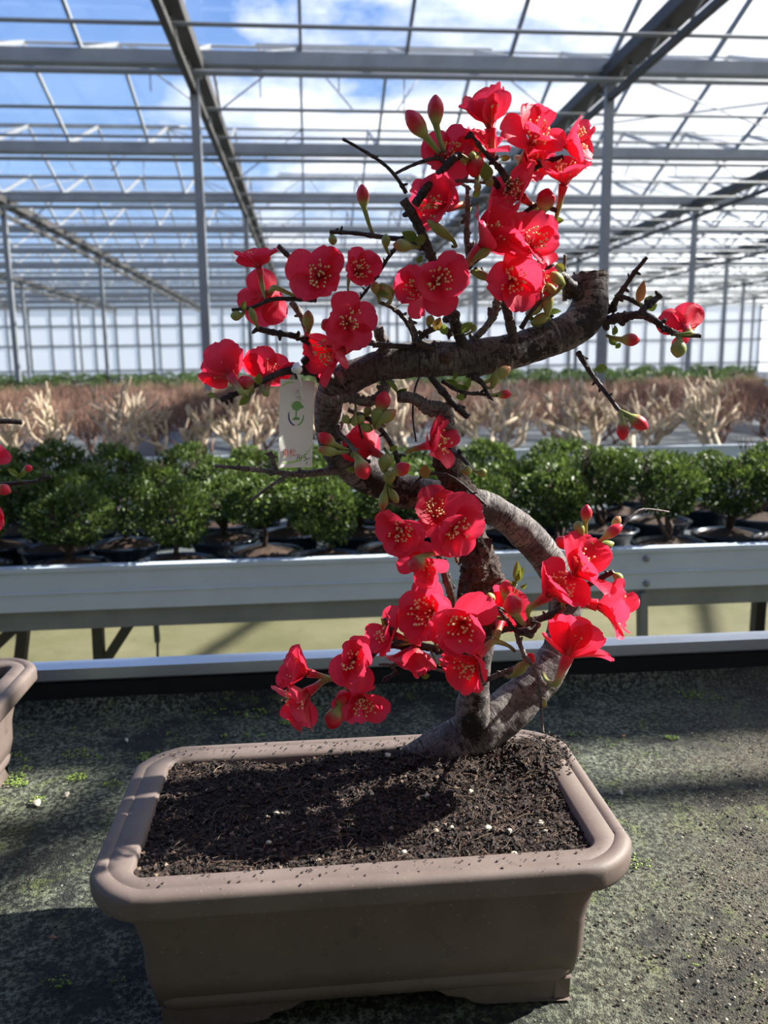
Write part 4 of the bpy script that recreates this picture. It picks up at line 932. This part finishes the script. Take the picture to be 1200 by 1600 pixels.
for q in ((640, 368, 160, 26, .785, 0), (657, 374, 20, 24, .785, 0), (759, 268, 100, 26, .785, .1, .42), (730, 512, 45, 24, .79, .4), (684, 506, 70, 22, .79, .8), (693, 514, 120, 20, .79, .4), (1002, 456, 82, 34, .795, 1, .22), (1014, 470, 60, 20, .80, .3), (1020, 480, 30, 16, .80, .3), (940, 576, 5, 22, .81, .2), (960, 516, 75, 16, .83, .1), (957, 532, 120, 18, .83, .1), (966, 540, 40, 12, .83, .1),
    (868, 488, 15, 20, .82, .2), (871, 457, 0, 16, .81, .4), (874, 418, 130, 20, .82, .6), (808, 893, 88, 34, .80, .6, .2), (812, 898, 65, 28, .80, .5, .2), (819, 915, 0, 16, .80, .0), (801, 912, 180, 14, .80, 0), (693, 1038, 0, 18, .79, 0), (600, 976, 110, 24, .785, .6, .25), (664, 737, 90, 22, .81, .8, .4), (706, 598, 150, 24, .81, .2, .22), (718, 606, 170, 26, .81, .1, .22), (730, 600, 60, 24, .81, .3, .22), (722, 618, 20, 20, .81, .2), (711, 584, 80, 20, .81, .3, .25),
    (628, 611, 20, 18, .80, 0), (613, 604, 135, 30, .80, .2, .2), (573, 668, 160, 22, .79, .1), (900, 854, 10, 16, .795, 0), (946, 864, -10, 22, .795, 0, .2), (922, 852, 120, 18, .79, .2), (912, 862, 150, 16, .79, 0), (382, 478, 80, 16, .775, .1), (404, 592, 80, 18, .775, .3), (382, 626, 220, 24, .775, .3, .25), (330, 618, 160, 14, .775, .3), (545, 470, 80, 16, .79, .4), (690, 335, 10, 14, .79, .2), (873, 345, 5, 16, .79, .1), (790, 248, 20, 16, .79, .6), (665, 1056, 0, 14, .80, 0), (745, 300, 60, 18, .80, .4), (783, 340, 60, 16, .80, .3), (598, 460, 0, 18, .785, .2), (700, 1020, 30, 16, .79, .3), (656, 405, 60, 14, .79, .1), (548, 735, 170, 16, .785, .4), (555, 712, 60, 12, .785, .3), (615, 700, 20, 14, .785, .2), (634, 470, 30, 16, .79, .2)): leafobj(*q)

# ------------------------------------------------------------------ neighbouring bonsai, only its twig tips reach into the frame
tree0, INV0, TW0 = tree, INV, TWA
o2 = Vector((-.652, 1.10, -.46)); tree2 = tag(empty('flowering_bonsai', o2), 'red-flowered bonsai reaching in from the left edge beside the small boxwoods', 'bonsai')
tree = tree2; INV = Matrix.Translation(-o2)
b = MB(); ps, rs = spline([o2, o2 + Vector((.03, 0, .10)), o2 + Vector((-.03, -.03, .2)), o2 + Vector((-.02, -.05, .33)), o2 + Vector((.03, -.04, .42))], [.03, .026, .024, .02, .014], 10)
b.tube(ps, rs, 24, jit=lambda p, i, th: rs[i] * .15 * mn.noise(p * 60)); b.build('trunk', M_bark, tree, inv=INV)
T2 = list(ps)
for pts, ra, rb in (([(-150, 690), (-70, 672), (-30, 660), (10, 658), (34, 660)], 6, 3.6), ([(-170, 820), (-100, 780), (-40, 762), (20, 756), (55, 752), (80, 744)], 6, 3)):
    a, r_ = TP([(x, y, ra + (rb - ra) * i / 4, 1.0) for i, (x, y) in enumerate(pts)]); a = [min(ps, key=lambda q: (q - a[0]).length)] + a; r_ = [r_[0] * 1.4] + r_
    a, r_ = spline(a, r_, 8); b = MB(); b.tube(a, r_, 8, jit=lambda p, i, th: r_[i] * .15 * mn.noise(p * 300)); b.build('branch', M_twig, tree, inv=INV); T2 += a
b = MB(); a, r_ = TP([(60, 752, 3, 1.0), (68, 742, 2.4), (70, 733, 1.6)]); b.tube(a, r_, 6); b.build('branch', M_twig, tree, inv=INV)
TWA = np.array([tuple(p) for p in T2])
for q in ((-16, 715, 28, (.4, .5, .6), 'open', .98), (-22, 805, 34, (.2, .2, .8), 'open', .98), (-40, 840, 34, (-.2, -.1, .8), 'open', .99)): flower(*q)
for q in ((44, 732, .9, .4, 14, 6, 1, .98, (28, 754, 1.0)), (6, 765, 1, -.4, 22, 9, 1, .98, (-20, 760, 1.0))): bud(*q)
for q in ((20, 738, 140, 20, .985, .2, .25), (35, 740, 40, 18, .985, .2, .25)): leafobj(*q)
b = MB(); s2 = []
for j in range(30):
    for i in range(50):
        x = -.652 + (i / 49 - .5) * .39; y = 1.10 + (j / 29 - .5) * .198; b.v.append(Vector((x, y, -.446 + .004 * mn.noise(Vector((x, y, 0)) * 60)))); b.t.append(0); b.a.append(0)
for j in range(29):
    for i in range(49): e = j * 50 + i; b.f.append((e, e + 1, e + 51, e + 50))
tag(b.build('potting_soil', M_soil), 'dark soil in the pot cut off at the left edge', 'soil', kind='stuff')
tree, INV, TWA = tree0, INV0, TW0

# ------------------------------------------------------------------ the hanging card tag
TYY = .77
A, B_, Cc, D = [P(x, y, Y_) for x, y, Y_ in ((438, 592, .762), (491, 596, .786), (498, 722, .786), (446, 730, .762))]
U = (B_ - A); V = (D - A); Wt = U.length; Ht = V.length; U.normalize(); V = V.normalized(); V = (V - U * V.dot(U)).normalized(); NRM = U.cross(V).normalized()
if NRM.y > 0: NRM = -NRM
tg = tag(empty('plant_tag', A), 'white paper tag with green tree logo and price hanging from the left branch', 'tag')
def W(u, v, off=0): return (U * (u * Wt) + V * (v * Ht) + NRM * off)      # u,v in 0..1
m, n = newmat('tag_card'); M_card = m
col = n.mix(n.ramp(n.noise(n.obj(), 60, 2), [(.45, 0), (.6, .5)]), (.88, .85, .82), (.82, .88, .70))
n.out(n.n('ShaderNodeMixShader', {0: .25, 1: n.pbr(col=col, rough=.45), 2: n.n('ShaderNodeBsdfTranslucent', {'Color': (.9, .9, .85, 1)}).outputs[0]}).outputs[0])
bm = bmesh.new(); oc = [W(0, 0), W(1, 0), W(1, 1.0), W(0, 1.0)]
hv = [bm.verts.new(W(.53 + .07 * math.cos(a), .14 + .07 * Wt / Ht * math.sin(a))) for a in [i * PI / 8 for i in range(16)]]
ov = [bm.verts.new(p) for p in oc]
es = [bm.edges.new((ov[i], ov[(i + 1) % 4])) for i in range(4)] + [bm.edges.new((hv[i], hv[(i + 1) % 16])) for i in range(16)]
bmesh.ops.triangle_fill(bm, use_beauty=True, edges=es)
for v in list(bm.verts): pass
me = bpy.data.meshes.new('card'); bm.to_mesh(me); bm.free(); o = link('card', me, M_card, tg); sm = o.modifiers.new('s', 'SOLIDIFY'); sm.thickness = .0005; sm.offset = 0
def flatmat(name, c): return simple(name, c, .5, 0, .02, 10)
def ribbon(b, pts, wd, off=.0005):
    for (a, c_) in zip(pts[:-1], pts[1:]):
        p = W(*a, off); q = W(*c_, off); d = (q - p)
        if d.length < 1e-7: continue
        d.normalize(); s = NRM.cross(d) * wd * .5; e = d * wd * .3; b.quad([p - e - s, q + e - s, q + e + s, p - e + s])
M_navyp = flatmat('print_navy', (.02, .02, .16)); M_grp = flatmat('print_green', (.16, .38, .10)); M_lg = flatmat('print_light_green', (.45, .68, .22)); M_red = flatmat('print_red', (.75, .12, .06)); M_ink = flatmat('ink', (.01, .01, .01))
k_ = Wt / Ht; cu, cv, rr_ = .475, .40, .22
def arc(a0, a1, r, n_=16): return [(cu + r * math.cos(math.radians(a0 + (a1 - a0) * i / n_)), cv + r * k_ * math.sin(math.radians(a0 + (a1 - a0) * i / n_)) * 1.08) for i in range(n_ + 1)]
def taper(name, pts, w0, w1, mt):
    b = MB(); K = len(pts)
    for i in range(K - 1):
        p = W(*pts[i], .0005); q = W(*pts[i + 1], .0005); d = (q - p).normalized(); s = NRM.cross(d)
        f0 = w0 + (w1 - w0) * math.sin(PI * i / (K - 1)); f1 = w0 + (w1 - w0) * math.sin(PI * (i + 1) / (K - 1)); b.quad([p - s * f0 / 2, q - s * f1 / 2, q + s * f1 / 2, p + s * f0 / 2])
    b.build(name, mt, tg, False)
taper('logo_arc', arc(195, 98, rr_), .0009, .0016, M_navyp); taper('logo_arc', arc(80, -5, rr_), .0009, .0016, M_grp)
b = MB()
def disc(b, u, v, r, sy=1):
    b.quad([W(u + r * math.cos(a) * (1 + .12 * math.sin(a * 5)), v + r * k_ * sy * math.sin(a) * (1 + .1 * math.cos(a * 4)), .0005 + .00002 * (len(b.v) % 7)) for a in [i * PI / 9 for i in range(18)]])
for (u, v, r, sy) in ((.5, .268, .13, .45), (.42, .295, .09, .5), (.57, .30, .13, .4), (.46, .32, .1, .4), (.50, .335, .07, .4)): disc(b, u, v, r, sy)
ribbon(b, [(.50, .33), (.475, .38), (.48, .43)], .0012); ribbon(b, [(.39, .445), (.57, .44)], .0018); ribbon(b, [(.42, .43), (.54, .425)], .001)
b.build('logo_tree', M_grp, tg, False)
taper('swoosh', [(.03 + .38 * t, .09 - .055 * t - .03 * math.sin(PI * t)) for t in [i / 10 for i in range(11)]], .0006, .002, M_lg)
taper('swoosh', [(.08 + .9 * t, .945 - .20 * t ** 3.2) for t in [i / 20 for i in range(21)]], .0004, .0022, M_lg)
b = MB()
def glyph(b, strokes, u, v, s, wd):
    for st_ in strokes: ribbon(b, [(u + x * s / 10, v + (10 - y) * s * k_ / 10) for x, y in st_], wd)
NAN = [[(2, 9), (8, 9)], [(5, 10), (5, 7)], [(1.5, 7), (1.5, .5)], [(1.5, 7), (8.5, 7), (8.5, .6), (7.3, 1)], [(3.4, 6.2), (4.2, 5)], [(6.6, 6.2), (5.8, 5)], [(3, 4.4), (7, 4.4)], [(3, 2.7), (7, 2.7)], [(5, 4.4), (5, .5)]]
SONG = [[(.5, 7), (4, 7)], [(2.3, 9.6), (2.3, 0)], [(2.3, 6.8), (.4, 3.2)], [(2.4, 6.4), (4, 4.5)], [(6.2, 8.8), (4.7, 5.4)], [(7.2, 9), (9.6, 5.4)], [(6.8, 5.4), (5, 1), (9, 1.6)], [(7.9, 3.2), (9.6, .2)]]
glyph(b, NAN, .10, .785, .19, .0005); glyph(b, SONG, .30, .78, .19, .0005); b.build('lettering', M_red, tg, False)
b = MB()
glyph(b, [[(1.5, 10), (.8, 0)]], .52, .845, .17, .0006); glyph(b, [[(3, 10), (.6, 4.5), (7, 4)], [(6, 8), (5, -1)]], .57, .848, .15, .0006)
glyph(b, [[(8, 10), (4, 10), (3, 6), (7, 5.5), (7.5, 2), (3, 0)]], .69, .85, .15, .0006); glyph(b, [[(0, 5), (3, 3)], [(4, 4.5), (8, 6)], [(1, -1), (.3, -5)]], .82, .862, .14, .0006)
b.build('handwriting', M_ink, tg, False)
M_tie = simple('white_plastic_tie', (.85, .85, .86), .3, 0, .03, 20)
b = MB(); hole = W(.53, .14); k1 = P(463, 576, .755) - A; k2 = P(465, 586, .77) - A
loop = [hole + NRM * .002, P(470, 604, .762) - A, P(467, 590, .757) - A, k1, P(460, 570, .775) - A, P(460, 582, .80) - A, P(458, 600, .785) - A, hole - NRM * .003, hole + NRM * .002, hole + V * .006 + NRM * .003 + U * .003]
ps, rs = spline(loop, [.0013] * len(loop), 6); b.tube(ps, rs, 8); b.build('tie', M_tie, tg)
b = MB(); kk = P(464, 577, .750) - A; b.tube([kk - U * .0045 + V * .001, kk - U * .002, kk + U * .002, kk + U * .0045 - V * .001], [.0025, .0042, .0042, .0022], 8); b.tube([kk + V * .003, kk - V * .003, kk - V * .006 + U * .001], [.0035, .0028, .0012], 8); b.build('tie_head', M_tie, tg)
